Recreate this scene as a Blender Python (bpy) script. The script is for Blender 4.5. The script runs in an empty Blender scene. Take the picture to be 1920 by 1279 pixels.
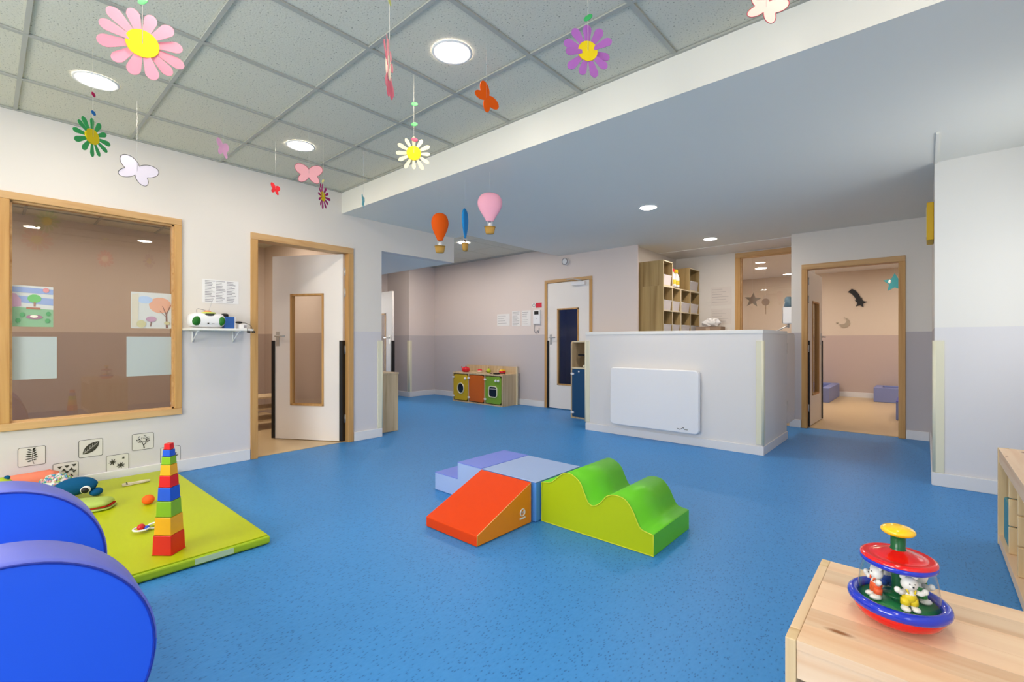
import bpy, bmesh, math, random
from mathutils import Matrix, Vector
PI = math.pi
random.seed(7)
SC = bpy.context.scene
COL = SC.collection
R_ = math.radians

# ------------------------------------------------------------------ camera, world, light, exposure
cam_d = bpy.data.cameras.new('camera'); cam = bpy.data.objects.new('camera', cam_d); COL.objects.link(cam)
cam.location = (0, 0, 1.10); cam.rotation_euler = (R_(90), 0, R_(41.5))
cam_d.sensor_width = 36; cam_d.lens = 36*877/1920.0; cam_d.shift_y = -0.0004; cam_d.clip_start = 0.02
SC.camera = cam
SC.view_settings.view_transform = 'Standard'; SC.view_settings.look = 'None'
SC.view_settings.gamma = 1; SC.view_settings.use_curve_mapping = False
SC.view_settings.exposure = 0.12
W = bpy.data.worlds.new('world'); SC.world = W; W.use_nodes = True
bg = W.node_tree.nodes['Background']; bg.inputs[0].default_value = (0.86, 0.93, 1.0, 1); bg.inputs[1].default_value = 1.2

def area(name, loc, rot, sx, sy, power, col):
    d = bpy.data.lights.new(name, 'AREA'); d.shape = 'RECTANGLE'; d.size = sx; d.size_y = sy
    d.energy = power; d.color = col
    o = bpy.data.objects.new(name, d); COL.objects.link(o); o.location = loc; o.rotation_euler = rot
    return o
DAY = (1.0, 0.985, 0.955)
# daylight entering through the real window openings behind and beside the camera
area('daylight_rear', (-1.9, -2.62, 1.55), (R_(90), 0, 0), 2.5, 1.3, 118, DAY)
area('daylight_right', (0.97, 4.0, 1.5), (0, R_(90), 0), 1.3, 1.1, 9, DAY)
area('daylight_right_near', (0.97, -1.2, 1.5), (0, R_(90), 0), 1.3, 1.6, 22, DAY)
area('daylight_corridor', (-9.75, 4.6, 1.5), (0, R_(-90), 0), 1.6, 1.4, 45, DAY)
LAMP = 78.0        # emission strength of the ceiling downlights

# ------------------------------------------------------------------ materials
def S(r, g, b):
    f = lambda c: (c/255/12.92) if c/255 <= 0.04045 else ((c/255+0.055)/1.055)**2.4
    return (f(r), f(g), f(b), 1)
MC = {}
def mat(name, col, rough=0.5, metal=0.0, spec=0.5, trans=0.0, emit=None, es=0, alpha=1, bump=None, coat=0, ior=1.45):
    if name in MC: return MC[name]
    m = bpy.data.materials.new(name); m.use_nodes = True; nt = m.node_tree
    p = nt.nodes['Principled BSDF']
    p.inputs['Base Color'].default_value = col; p.inputs['Roughness'].default_value = rough
    p.inputs['Metallic'].default_value = metal; p.inputs['Specular IOR Level'].default_value = spec
    p.inputs['Transmission Weight'].default_value = trans; p.inputs['IOR'].default_value = ior
    p.inputs['Coat Weight'].default_value = coat
    if emit: p.inputs['Emission Color'].default_value = emit; p.inputs['Emission Strength'].default_value = es
    if bump:
        sc, st = bump
        tc = nt.nodes.new('ShaderNodeTexCoord'); n = nt.nodes.new('ShaderNodeTexNoise'); n.inputs['Scale'].default_value = sc
        b = nt.nodes.new('ShaderNodeBump'); b.inputs['Strength'].default_value = st; b.inputs['Distance'].default_value = 0.01
        nt.links.new(tc.outputs['Object'], n.inputs['Vector']); nt.links.new(n.outputs['Fac'], b.inputs['Height'])
        nt.links.new(b.outputs['Normal'], p.inputs['Normal'])
    MC[name] = m; return m

def ramp(nt, src, stops):
    r = nt.nodes.new('ShaderNodeValToRGB'); e = r.color_ramp.elements
    e[0].position, e[0].color = stops[0]; e[1].position, e[1].color = stops[-1]
    for p, c in stops[1:-1]:
        x = e.new(p); x.color = c
    nt.links.new(src, r.inputs[0]); return r

def wood(name, base, dark, axis='X', scale=1.0, knots=False, rough=0.5, planks=0.0, plank_axis='Y'):
    m = bpy.data.materials.new(name); m.use_nodes = True; nt = m.node_tree; p = nt.nodes['Principled BSDF']
    p.inputs['Roughness'].default_value = rough; p.inputs['Specular IOR Level'].default_value = 0.35
    tc = nt.nodes.new('ShaderNodeTexCoord'); mp = nt.nodes.new('ShaderNodeMapping')
    s = {'X': (1.2, 22, 22), 'Y': (22, 1.2, 22), 'Z': (22, 22, 1.2)}[axis]
    mp.inputs['Scale'].default_value = tuple(v*scale for v in s)
    nt.links.new(tc.outputs['Object'], mp.inputs['Vector'])
    n = nt.nodes.new('ShaderNodeTexNoise'); n.inputs['Scale'].default_value = 1.0; n.inputs['Detail'].default_value = 5
    n.inputs['Distortion'].default_value = 0.6
    nt.links.new(mp.outputs[0], n.inputs['Vector'])
    r = ramp(nt, n.outputs['Fac'], [(0.3, base), (0.55, tuple(b*0.6+d*0.4 for b, d in zip(base, dark))), (0.75, dark)])
    out = r.outputs[0]
    if planks:
        sp = nt.nodes.new('ShaderNodeSeparateXYZ'); nt.links.new(tc.outputs['Object'], sp.inputs[0])
        mu = nt.nodes.new('ShaderNodeMath'); mu.operation = 'DIVIDE'; mu.inputs[1].default_value = planks
        nt.links.new(sp.outputs[plank_axis], mu.inputs[0])
        fl = nt.nodes.new('ShaderNodeMath'); fl.operation = 'FLOOR'; nt.links.new(mu.outputs[0], fl.inputs[0])
        wn = nt.nodes.new('ShaderNodeTexWhiteNoise'); wn.noise_dimensions = '1D'; nt.links.new(fl.outputs[0], wn.inputs['W'])
        mr = nt.nodes.new('ShaderNodeMapRange'); mr.inputs[3].default_value = 0.86; mr.inputs[4].default_value = 1.1
        nt.links.new(wn.outputs['Value'], mr.inputs[0])
        mx = nt.nodes.new('ShaderNodeVectorMath'); mx.operation = 'SCALE'
        nt.links.new(out, mx.inputs[0]); nt.links.new(mr.outputs[0], mx.inputs['Scale']); out = mx.outputs[0]
    if knots:
        m2 = nt.nodes.new('ShaderNodeMapping'); k = {'X': (4.2, 13, 13), 'Y': (13, 4.2, 13), 'Z': (13, 13, 4.2)}[axis]
        m2.inputs['Scale'].default_value = k; m2.inputs['Location'].default_value = (0.35, 0.2, 0.1)
        nt.links.new(tc.outputs['Object'], m2.inputs['Vector'])
        v = nt.nodes.new('ShaderNodeTexVoronoi'); v.inputs['Scale'].default_value = 0.8; nt.links.new(m2.outputs[0], v.inputs['Vector'])
        kr = ramp(nt, v.outputs['Distance'], [(0.035, (1, 1, 1, 1)), (0.10, (0, 0, 0, 1))])
        mm = nt.nodes.new('ShaderNodeMix'); mm.data_type = 'RGBA'
        nt.links.new(kr.outputs[0], mm.inputs[0]); nt.links.new(out, mm.inputs[6]); mm.inputs[7].default_value = S(150, 95, 50)
        out = mm.outputs[2]
    nt.links.new(out, p.inputs['Base Color'])
    return m

def wall_mat(name, up, low, split=1.2):
    m = bpy.data.materials.new(name); m.use_nodes = True; nt = m.node_tree; p = nt.nodes['Principled BSDF']
    p.inputs['Roughness'].default_value = 0.55; p.inputs['Specular IOR Level'].default_value = 0.3
    g = nt.nodes.new('ShaderNodeTexCoord'); sp = nt.nodes.new('ShaderNodeSeparateXYZ')
    nt.links.new(g.outputs['Object'], sp.inputs[0])
    c = nt.nodes.new('ShaderNodeMath'); c.operation = 'GREATER_THAN'; c.inputs[1].default_value = split
    nt.links.new(sp.outputs[2], c.inputs[0])
    mx = nt.nodes.new('ShaderNodeMix'); mx.data_type = 'RGBA'; nt.links.new(c.outputs[0], mx.inputs[0])
    mx.inputs[6].default_value = low; mx.inputs[7].default_value = up
    nt.links.new(mx.outputs[2], p.inputs['Base Color'])
    n = nt.nodes.new('ShaderNodeTexNoise'); n.inputs['Scale'].default_value = 160
    nt.links.new(g.outputs['Object'], n.inputs['Vector'])
    b = nt.nodes.new('ShaderNodeBump'); b.inputs['Strength'].default_value = 0.06; b.inputs['Distance'].default_value = 0.003
    nt.links.new(n.outputs['Fac'], b.inputs['Height']); nt.links.new(b.outputs['Normal'], p.inputs['Normal'])
    return m

def floor_mat():
    m = bpy.data.materials.new('blue_vinyl'); m.use_nodes = True; nt = m.node_tree; p = nt.nodes['Principled BSDF']
    p.inputs['Roughness'].default_value = 0.42; p.inputs['Specular IOR Level'].default_value = 0.20
    tc = nt.nodes.new('ShaderNodeTexCoord')
    mp = nt.nodes.new('ShaderNodeMapping'); mp.inputs['Scale'].default_value = (95, 48, 60); mp.inputs['Rotation'].default_value = (0, 0, 0.3)
    nt.links.new(tc.outputs['Object'], mp.inputs[0])
    v = nt.nodes.new('ShaderNodeTexVoronoi'); v.inputs['Scale'].default_value = 1.0; nt.links.new(mp.outputs[0], v.inputs['Vector'])
    r = ramp(nt, v.outputs['Distance'], [(0.12, S(44, 104, 164)), (0.30, S(62, 136, 202)), (1.0, S(66, 140, 206))])
    nt.links.new(r.outputs[0], p.inputs['Base Color'])
    b = nt.nodes.new('ShaderNodeBump'); b.inputs['Strength'].default_value = 0.22; b.inputs['Distance'].default_value = 0.002
    nt.links.new(v.outputs['Distance'], b.inputs['Height']); nt.links.new(b.outputs['Normal'], p.inputs['Normal'])
    return m

def tile_mat():
    m = bpy.data.materials.new('mineral_tile'); m.use_nodes = True; nt = m.node_tree; p = nt.nodes['Principled BSDF']
    p.inputs['Roughness'].default_value = 0.9; p.inputs['Specular IOR Level'].default_value = 0.1
    tc = nt.nodes.new('ShaderNodeTexCoord')
    v = nt.nodes.new('ShaderNodeTexNoise'); v.inputs['Scale'].default_value = 110; v.inputs['Detail'].default_value = 2
    nt.links.new(tc.outputs['Object'], v.inputs['Vector'])
    r = ramp(nt, v.outputs['Fac'], [(0.30, S(140, 140, 126)), (0.37, S(214, 211, 194)), (1.0, S(220, 217, 201))])
    nt.links.new(r.outputs[0], p.inputs['Base Color'])
    b = nt.nodes.new('ShaderNodeBump'); b.inputs['Strength'].default_value = 0.35; b.inputs['Distance'].default_value = 0.003
    nt.links.new(v.outputs['Fac'], b.inputs['Height']); nt.links.new(b.outputs['Normal'], p.inputs['Normal'])
    return m

def pane_mat(name, tint, ior=1.5):
    m = bpy.data.materials.new(name); m.use_nodes = True; nt = m.node_tree
    nt.nodes.remove(nt.nodes['Principled BSDF']); out = nt.nodes['Material Output']
    t = nt.nodes.new('ShaderNodeBsdfTransparent'); t.inputs[0].default_value = tint
    g = nt.nodes.new('ShaderNodeBsdfGlossy'); g.inputs['Roughness'].default_value = 0.0
    f = nt.nodes.new('ShaderNodeFresnel'); geo = nt.nodes.new('ShaderNodeNewGeometry')
    iv = nt.nodes.new('ShaderNodeMapRange'); iv.inputs[3].default_value = ior; iv.inputs[4].default_value = 1/ior   # same reflectance from both faces
    nt.links.new(geo.outputs['Backfacing'], iv.inputs[0]); nt.links.new(iv.outputs[0], f.inputs[0])
    mx = nt.nodes.new('ShaderNodeMixShader')
    nt.links.new(f.outputs[0], mx.inputs[0]); nt.links.new(t.outputs[0], mx.inputs[1]); nt.links.new(g.outputs[0], mx.inputs[2])
    nt.links.new(mx.outputs[0], out.inputs[0]); return m

M_WALL = wall_mat('wall_two_tone', S(226, 220, 212), S(214, 210, 212))
M_WALLW = wall_mat('wall_white', S(232, 230, 224), S(222, 220, 222))
M_WALLG = wall_mat('wall_grey_dado', S(226, 221, 214), S(192, 186, 188))
M_NAP = wall_mat('wall_nap_room', S(222, 208, 190), S(198, 180, 172))
M_SIDE = wall_mat('wall_side_room', S(214, 198, 182), S(180, 162, 150))
M_CORR = wall_mat('wall_corridor', S(226, 214, 208), S(200, 192, 192))
M_FLOOR = floor_mat(); M_TILE = tile_mat()
M_TAN = mat('tan_vinyl', S(206, 180, 138), 0.32, bump=(60, 0.03))
M_SOFF = mat('plaster_soffit', S(236, 234, 224), 0.75, spec=0.2)
M_WHITE = mat('white_paint', S(235, 234, 230), 0.5)
M_BASE = mat('skirting_vinyl', S(226, 225, 226), 0.4)
M_TBAR = mat('grid_bar_metal', S(176, 176, 166), 0.5)
M_CREAM = mat('cream_plastic', S(226, 222, 196), 0.45)
M_FRAMEY = wood('frame_wood_vertical', S(208, 164, 104), S(176, 126, 68), 'Z')
M_FRAMEX = wood('frame_wood_horizontal', S(214, 176, 126), S(184, 138, 86), 'X')
M_PINE = wood('pine_board', S(238, 210, 176), S(222, 178, 136), 'X', 0.8, True, 0.4, 0.075, 'Y')
M_PINEZ = wood('pine_upright', S(226, 202, 158), S(196, 158, 108), 'Z', 1.0, True, 0.5)
M_PINEY = wood('pine_lengthwise', S(232, 206, 168), S(208, 168, 120), 'Y', 0.9, True, 0.45, 0.08, 'X')
M_OAK = wood('oak_laminate', S(186, 160, 110), S(144, 116, 70), 'Z', 0.8, False, 0.5, 0.07, 'Y')
M_OAKL = wood('light_oak_laminate', S(214, 192, 156), S(178, 152, 114), 'Z', 1.0)
M_EDGE = mat('pale_edge_band', S(226, 212, 180), 0.5)
M_BLACK = mat('black_rubber', S(18, 18, 20), 0.5)
M_CHROME = mat('brushed_steel', S(206, 206, 204), 0.3, 0.6)
M_LAMP = mat('lamp_diffuser', S(255, 250, 244), 0.5, emit=(1.0, 0.88, 0.76, 1), es=LAMP)
M_LAMP2 = mat('lamp_diffuser_bright', S(255, 250, 244), 0.5, emit=(1.0, 0.88, 0.77, 1), es=LAMP*3.1)
M_LEAF = mat('door_leaf_paint', S(240, 235, 230), 0.45)
M_GLASS = pane_mat('window_glass', (0.93, 0.91, 0.88, 1), 1.62)
M_GLASSC = pane_mat('clear_glass', (0.97, 0.97, 0.97, 1), 1.5)
M_PAPER = mat('white_paper', S(236, 234, 232), 0.8)
M_INK = mat('grey_ink', S(150, 146, 150), 0.8)
M_DINK = mat('dark_ink', S(58, 58, 48), 0.8)
M_WPLAS = mat('white_plastic', S(238, 238, 240), 0.3)

# ------------------------------------------------------------------ builders
class MB:
    def __init__(s): s.v = []; s.f = []; s.m = []; s.sm = []; s.X = Matrix.Identity(4); s.mats = []
    def mi(s, m):
        if m not in s.mats: s.mats.append(m)
        return s.mats.index(m)
    def add(s, vs, fs, m, smooth=False):
        o = len(s.v); s.v += [tuple(s.X @ Vector(v)) for v in vs]; i = s.mi(m)
        for f in fs: s.f.append([a+o for a in f]); s.m.append(i); s.sm.append(smooth)
        return s
    def box(s, x0, x1, y0, y1, z0, z1, m):
        vs = [(x, y, z) for x in (x0, x1) for y in (y0, y1) for z in (z0, z1)]
        return s.add(vs, [(0,1,3,2), (4,6,7,5), (0,4,5,1), (2,3,7,6), (0,2,6,4), (1,5,7,3)], m)
    def prism(s, pts, a, b, m, plane='XZ', m2=None, smooth=False):
        # polygon in plane, extruded along the remaining axis from a to b; m2 = side material
        def P(p, t): return {'XZ': (p[0], t, p[1]), 'XY': (p[0], p[1], t), 'YZ': (t, p[0], p[1])}[plane]
        n = len(pts); vs = [P(p, a) for p in pts] + [P(p, b) for p in pts]
        s.add(vs, [list(range(n))[::-1], list(range(n, 2*n))], m)
        s.add(vs, [(i, (i+1) % n, (i+1) % n + n, i+n) for i in range(n)], m2 or m, smooth)
        return s
    def lathe(s, prof, m, c=(0, 0, 0), seg=32, sy=1.0, smooth=True):
        vs = []; n = len(prof)
        for k in range(seg):
            a = 2*PI*k/seg
            for r, z in prof: vs.append((c[0]+r*math.cos(a), c[1]+r*math.sin(a)*sy, c[2]+z))
        fs = []
        for k in range(seg):
            k2 = (k+1) % seg
            for j in range(n-1): fs.append((k*n+j, k2*n+j, k2*n+j+1, k*n+j+1))
        return s.add(vs, fs, m, smooth)
    def tube(s, pts, r, m, seg=6, closed=False, cap=True):
        P = [Vector(p) for p in pts]; n = len(P); rings = []; prev = None
        rr = r if isinstance(r, (list, tuple)) else [r]*n
        for i in range(n):
            if closed: t = P[(i+1) % n]-P[i-1]
            else: t = P[min(i+1, n-1)]-P[max(i-1, 0)]
            if t.length < 1e-9: t = Vector((0, 0, 1))
            t.normalize()
            u = t.cross(Vector((0, 0, 1))) if prev is None else prev - t*prev.dot(t)
            if u.length < 1e-4: u = t.cross(Vector((1, 0, 0)))
            u.normalize(); prev = u; w = t.cross(u)
            rings.append([P[i]+(u*math.cos(2*PI*k/seg)+w*math.sin(2*PI*k/seg))*rr[i] for k in range(seg)])
        vs = [tuple(q) for ring in rings for q in ring]; fs = []
        for i in range(n if closed else n-1):
            j = (i+1) % n
            for k in range(seg): fs.append((i*seg+k, i*seg+(k+1) % seg, j*seg+(k+1) % seg, j*seg+k))
        if cap and not closed: fs += [list(range(seg))[::-1], [(n-1)*seg+k for k in range(seg)]]
        return s.add(vs, fs, m, True)
    def ball(s, c, r, m, seg=16, rings=10, rot=None):
        if not isinstance(r, (tuple, list)): r = (r, r, r)
        vs = []; fs = []
        for i in range(rings+1):
            th = PI*i/rings
            for k in range(seg):
                a = 2*PI*k/seg
                q = Vector((r[0]*math.sin(th)*math.cos(a), r[1]*math.sin(th)*math.sin(a), r[2]*math.cos(th)))
                if rot: q = rot @ q
                vs.append((c[0]+q.x, c[1]+q.y, c[2]+q.z))
        for i in range(rings):
            for k in range(seg): fs.append((i*seg+k, (i+1)*seg+k, (i+1)*seg+(k+1) % seg, i*seg+(k+1) % seg))
        return s.add(vs, fs, m, True)
    def mesh(s, name):
        me = bpy.data.meshes.new(name); me.from_pydata(s.v, [], s.f); 
        for m in s.mats: me.materials.append(m)
        for p, i, q in zip(me.polygons, s.m, s.sm): p.material_index = i; p.use_smooth = q
        bm = bmesh.new(); bm.from_mesh(me); bmesh.ops.remove_doubles(bm, verts=bm.verts, dist=1e-6)
        bmesh.ops.recalc_face_normals(bm, faces=bm.faces); bm.to_mesh(me); bm.free()
        return me
    def build(s, name, parent=None, loc=(0, 0, 0), rz=0, bevel=0, seg=2, rot=None):
        o = bpy.data.objects.new(name, s.mesh(name)); COL.objects.link(o)
        o.location = loc; o.rotation_euler = rot or (0, 0, rz); o.parent = parent
        if bevel:
            b = o.modifiers.new('bevel', 'BEVEL'); b.width = bevel; b.segments = seg; b.limit_method = 'ANGLE'; b.angle_limit = R_(50)
            if seg > 2: b.harden_normals = False
        return o

def tag(o, label=None, cat=None, group=None, kind=None):
    if label: o['label'] = label
    if cat: o['category'] = cat
    if group: o['group'] = group
    if kind: o['kind'] = kind
    return o
def thing(name, label, cat, loc=(0, 0, 0), rz=0, group=None, kind=None):
    o = bpy.data.objects.new(name, None); COL.objects.link(o); o.empty_display_size = 0.1
    o.location = loc; o.rotation_euler = (0, 0, rz)
    return tag(o, label, cat, group, kind)
def struct(name, mb, label=None, **k): return tag(mb.build(name, **k), label, None, None, 'structure')

def rrect(x0, x1, z0, z1, r, n=5):
    pts = []
    for cx, cz, a0 in ((x1-r, z1-r, 0), (x0+r, z1-r, 90), (x0+r, z0+r, 180), (x1-r, z0+r, 270)):
        for k in range(n+1):
            a = R_(a0+90*k/n); pts.append((cx+r*math.cos(a), cz+r*math.sin(a)))
    return pts
def catmull(pts, n=5):
    out = []
    P = [pts[0]]+list(pts)+[pts[-1]]
    for i in range(1, len(P)-2):
        p0, p1, p2, p3 = [Vector((*p, 0)) if len(p) == 2 else Vector(p) for p in P[i-1:i+3]]
        for k in range(n):
            t = k/n
            q = 0.5*((2*p1)+(-p0+p2)*t+(2*p0-5*p1+4*p2-p3)*t*t+(-p0+3*p1-3*p2+p3)*t**3)
            out.append(tuple(q)[:len(pts[0])])
    out.append(tuple(pts[-1])); return out

def wall(name, axis, a0, a1, t0, t1, z0, z1, m, holes=(), label=None, kindname=True):
    # a wall running along `axis`; t0..t1 is its thickness; holes = (a, b, za, zb)
    b = MB()
    def put(p, q, za, zb):
        if q-p < 1e-6 or zb-za < 1e-6: return
        if axis == 'Y': b.box(t0, t1, p, q, za, zb, m)
        else: b.box(p, q, t0, t1, za, zb, m)
    cur = a0
    for (p, q, za, zb) in sorted(holes):
        put(cur, p, z0, z1); put(p, q, z0, za); put(p, q, zb, z1); cur = q
    put(cur, a1, z0, z1)
    return struct(name, b, label)

# ------------------------------------------------------------------ floors
b = MB(); b.box(-8.35, 0.95, -2.6, 7.65, -0.10, 0, M_FLOOR); struct('floor', b, 'blue speckled vinyl floor of the playroom')
b = MB(); b.box(-7.6, -4.72, -1.6, 2.93, 0.0005, 0.004, M_TAN); struct('floor', b, 'tan vinyl floor of the room behind the left doorway')
b = MB(); b.box(-3.3, 1.6, 6.90, 11.3, 0.0005, 0.004, M_TAN); struct('floor', b, 'tan vinyl floor of the nap room')
b = MB(); b.box(-8.4, 1.7, 7.66, 11.4, -0.10, 0, M_TAN).box(-10.2, -8.35, 3.0, 6.3, -0.1, 0, M_TAN); struct('floor', b, 'floor slab under the rooms beyond')

# ------------------------------------------------------------------ walls
wall('wall_left', 'Y', -2.6, 4.125, -4.80, -4.68, 0, 2.72, M_WALL,
     [(0.09, 1.09, 0.505, 2.10), (1.685, 2.625, 0, 2.065), (3.03, 4.130, 0, 2.13)], 'white left wall with window, doorway and passage')
wall('wall_rear', 'X', -4.8, 0.95, -2.6, -2.48, 0, 2.72, M_WALL, [(-3.2, -0.6, 0.9, 2.2)], 'rear wall with a wide window')
wall('wall_right', 'Y', -2.48, 4.80, 0.80, 0.95, 0, 2.72, M_WALLW, [(-2.0, -0.4, 0.85, 2.15), (3.45, 4.55, 0.85, 2.15)], 'right wall with two windows')
wall('wall_front', 'X', 0.05, 0.95, 4.80, 4.92, 0, 2.47, M_WALLW, label='white wall end at the right')
wall('wall_side', 'Y', 4.92, 6.85, 0.05, 0.17, 0, 2.47, M_WALLG, label='short return wall beside the nap room door')
wall('wall_nap', 'X', -1.29, 1.7, 6.85, 6.97, 0, 2.47, M_WALLG, [(-1.125, -0.22, 0, 2.0)], 'wall with the nap room doorway')
wall('wall_recess_right', 'Y', 6.97, 7.65, -1.29, -1.17, 0, 2.47, M_WALLG, label='side wall of the recess behind the counter')
wall('wall_recess_back', 'X', -3.24, -1.17, 7.65, 7.77, 0, 2.47, M_WALL, [(-2.13, -1.35, 1.0, 2.37)], 'back wall of the recess with an internal window')
wall('wall_recess_left', 'Y', 6.16, 7.65, -3.24, -3.12, 0, 2.47, M_WALL, label='left wall of the recess')
wall('wall_far', 'X', -7.54, -3.05, 6.13, 6.16, 0, 2.72, M_CORR, [(-4.655, -3.835, 0, 2.05)], 'far wall behind the toy kitchen')
wall('wall_corner', 'Y', 5.50, 6.25, -7.66, -7.54, 0, 2.72, M_CORR, label='short corner wall at the far left')
wall('wall_corridor_back', 'X', -8.4, -7.66, 5.50, 5.62, 0, 2.72, M_CORR, label='corridor back wall')
wall('wall_corridor_end', 'Y', 2.93, 5.50, -8.40, -8.28, 0, 2.72, M_CORR, [(4.18, 5.04, 0, 2.05)], 'corridor end wall with doorway')
wall('wall_corridor_side', 'X', -8.4, -4.80, 2.93, 3.03, 0, 2.72, M_CORR, label='corridor side wall')
wall('wall_far_room', 'Y', 3.0, 6.3, -10.2, -10.1, 0, 2.7, M_WHITE, [(3.8, 5.4, 0.8, 2.2)], 'end wall of the bright room beyond the corridor')
b = MB(); b.box(-10.2, -8.4, 3.0, 3.08, 0, 2.7, M_WHITE); b.box(-10.2, -8.4, 6.2, 6.3, 0, 2.7, M_WHITE); struct('wall_far_room_sides', b, 'side walls of the bright room beyond')
b = MB(); b.box(-7.7, -7.6, -1.7, 2.93, 0, 2.55, M_SIDE); b.box(-7.6, -4.8, -1.7, -1.6, 0, 2.55, M_SIDE); b.box(-7.6, -4.8, 2.86, 2.93, 0, 2.55, M_SIDE)
struct('wall_side_room', b, 'beige walls of the room behind the left window')
b = MB(); b.box(-3.3, 1.7, 11.2, 11.3, 0, 2.5, M_NAP); b.box(-3.4, -3.3, 7.77, 11.3, 0, 2.5, M_NAP); b.box(1.6, 1.7, 6.97, 11.3, 0, 2.5, M_NAP)
struct('wall_nap_room', b, 'warm beige walls of the nap room')
M_DKB = mat('dark_blue_room', S(40, 60, 98), 0.7)
b = MB(); b.box(-5.2, -3.3, 7.45, 7.5, 0, 2.5, M_DKB); b.box(-5.25, -5.2, 6.165, 7.5, 0, 2.5, M_DKB); b.box(-3.30, -3.25, 6.165, 7.5, 0, 2.5, M_DKB); b.box(-5.25, -3.25, 6.165, 7.5, 2.5, 2.55, M_DKB)
struct('wall_lobby', b, 'dark blue lobby walls behind the far door')

# ------------------------------------------------------------------ ceilings
CX = [-4.68+0.5805+0.6125*i for i in range(0, 9)]          # grid lines running along Y
CY = [0.145-0.62*i for i in range(4, 0, -1)] + [0.145, 0.765, 1.387, 2.010]
b = MB(); b.box(-4.8, 0.95, -2.6, 2.54, 2.712, 2.80, M_WHITE); ceil = struct('ceiling', b, 'suspended grid ceiling of mineral tiles')
xs = [-4.68]+[x for x in CX if x < 0.75]+[0.80]; ys = [-2.48]+CY+[2.54]
tile_cache = {}
for i in range(len(xs)-1):
    for j in range(len(ys)-1):
        w, d = xs[i+1]-xs[i], ys[j+1]-ys[j]
        if w < 0.05 or d < 0.05: continue
        k = (round(w, 3), round(d, 3))
        if k not in tile_cache:
            t = MB(); t.box(-w/2+0.006, w/2-0.006, -d/2+0.006, d/2-0.006, 0, 0.014, M_TILE); tile_cache[k] = t.mesh('ceiling_tile')
        o = bpy.data.objects.new('ceiling_tile', tile_cache[k]); COL.objects.link(o); o.parent = ceil
        o.location = ((xs[i]+xs[i+1])/2, (ys[j]+ys[j+1])/2, 2.6905+random.uniform(0, 0.0015))
for x in xs[1:-1]:
    b = MB(); b.box(x-0.012, x+0.012, -2.48, 2.54, 2.680, 2.6895, M_TBAR); b.build('grid_bar', ceil)
for y in ys[1:-1]:
    b = MB(); b.box(-4.68, 0.80, y-0.010, y+0.010, 2.6815, 2.6895, M_TBAR); b.build('grid_bar', ceil)
for (x0, x1, y0, y1) in ((-4.68, -4.664, -2.48, 2.54), (-4.68, 0.8, 2.524, 2.54)):
    b = MB(); b.box(x0, x1, y0, y1, 2.678, 2.6895, M_TBAR); b.build('edge_angle', ceil)

b = MB(); poly = [(-4.68, 2.54), (0.95, 2.54), (0.95, 6.97), (-1.17, 6.97), (-1.17, 7.77), (-3.24, 7.77), (-3.24, 6.16), (-4.42, 6.16), (-4.42, 4.125), (-4.68, 4.125)]
b.prism(poly, 2.457, 2.80, M_SOFF, 'XY'); struct('ceiling', b, 'pale plaster soffit lower than the tiled ceiling')
b = MB(); b.box(0.050, 0.066, 4.12, 4.80, 2.446, 2.457, M_SOFF); struct('trim_1', b, 'thin plaster ridge on the soffit at the wall corner')
b = MB(); b.box(-8.4, -4.80, 2.93, 4.125, 2.13, 2.72, M_SOFF); struct('ceiling', b, 'low blue-grey ceiling of the passage')
b = MB(); b.box(-8.4, -4.42, 4.125, 6.25, 2.60, 2.72, M_WHITE); c2 = struct('ceiling', b, 'raised tiled ceiling over the toy kitchen')
t = MB(); t.box(-0.296, 0.296, -0.296, 0.296, 0, 0.016, M_TILE); tm = t.mesh('ceiling_tile')
for i in range(6):
    for j in range(3):
        o = bpy.data.objects.new('ceiling_tile', tm); COL.objects.link(o); o.parent = c2; o.location = (-4.74-0.6*i-0.02, 4.45+0.6*j, 2.582)
b = MB(); b.box(-8.36, -4.43, 4.14, 6.12, 2.590, 2.600, M_TBAR); tag(b.build('grid_backing', c2), kind=None)
b = MB(); b.box(-3.4, 1.7, 6.97, 11.3, 2.45, 2.55, M_WHITE); struct('ceiling', b, 'ceiling of the nap room')
b = MB(); b.box(-7.7, -4.80, -1.7, 2.93, 2.52, 2.60, M_TILE); c3 = struct('ceiling', b, 'tiled ceiling of the room behind the left window')
for y in (-0.9, -0.3, 0.3, 0.9, 1.5, 2.1):
    b = MB(); b.box(-7.6, -4.8, y-0.012, y+0.012, 2.512, 2.5195, M_TBAR); b.build('grid_bar', c3)
for x in (-5.4, -6.0, -6.6, -7.2):
    b = MB(); b.box(x-0.012, x+0.012, -1.6, 2.86, 2.511, 2.5195, M_TBAR); b.build('grid_bar', c3)
b = MB(); b.box(-10.2, -8.4, 3.0, 6.3, 2.7, 2.8, M_WHITE); struct('ceiling', b, 'ceiling of the bright room beyond')

# ------------------------------------------------------------------ skirting boards
def skirt(name, axis, a0, a1, t0, t1, h=0.10, label=None):
    b = MB()
    b.box(*((a0, a1, t0, t1) if axis == 'X' else (t0, t1, a0, a1)), 0.0, h, M_BASE)
    return struct(name, b, label, bevel=0.004)
skirt('baseboard_left', 'Y', -2.4, 1.632, -4.68, -4.662)
skirt('baseboard_left_end', 'Y', 2.678, 3.03, -4.68, -4.662)
skirt('baseboard_front', 'X', 0.035, 0.80, 4.782, 4.80)
skirt('baseboard_side', 'Y', 4.80, 6.85, 0.032, 0.05)
skirt('baseboard_nap', 'X', -0.165, 0.03, 6.832, 6.85)
skirt('baseboard_nap_left', 'X', -1.308, -1.18, 6.832, 6.85)
skirt('baseboard_far', 'X', -7.52, -4.70, 6.112, 6.13)
skirt('baseboard_corner', 'Y', 5.50, 6.13, -7.54, -7.522)
skirt('baseboard_corridor', 'X', -8.26, -7.53, 5.482, 5.50)
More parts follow.
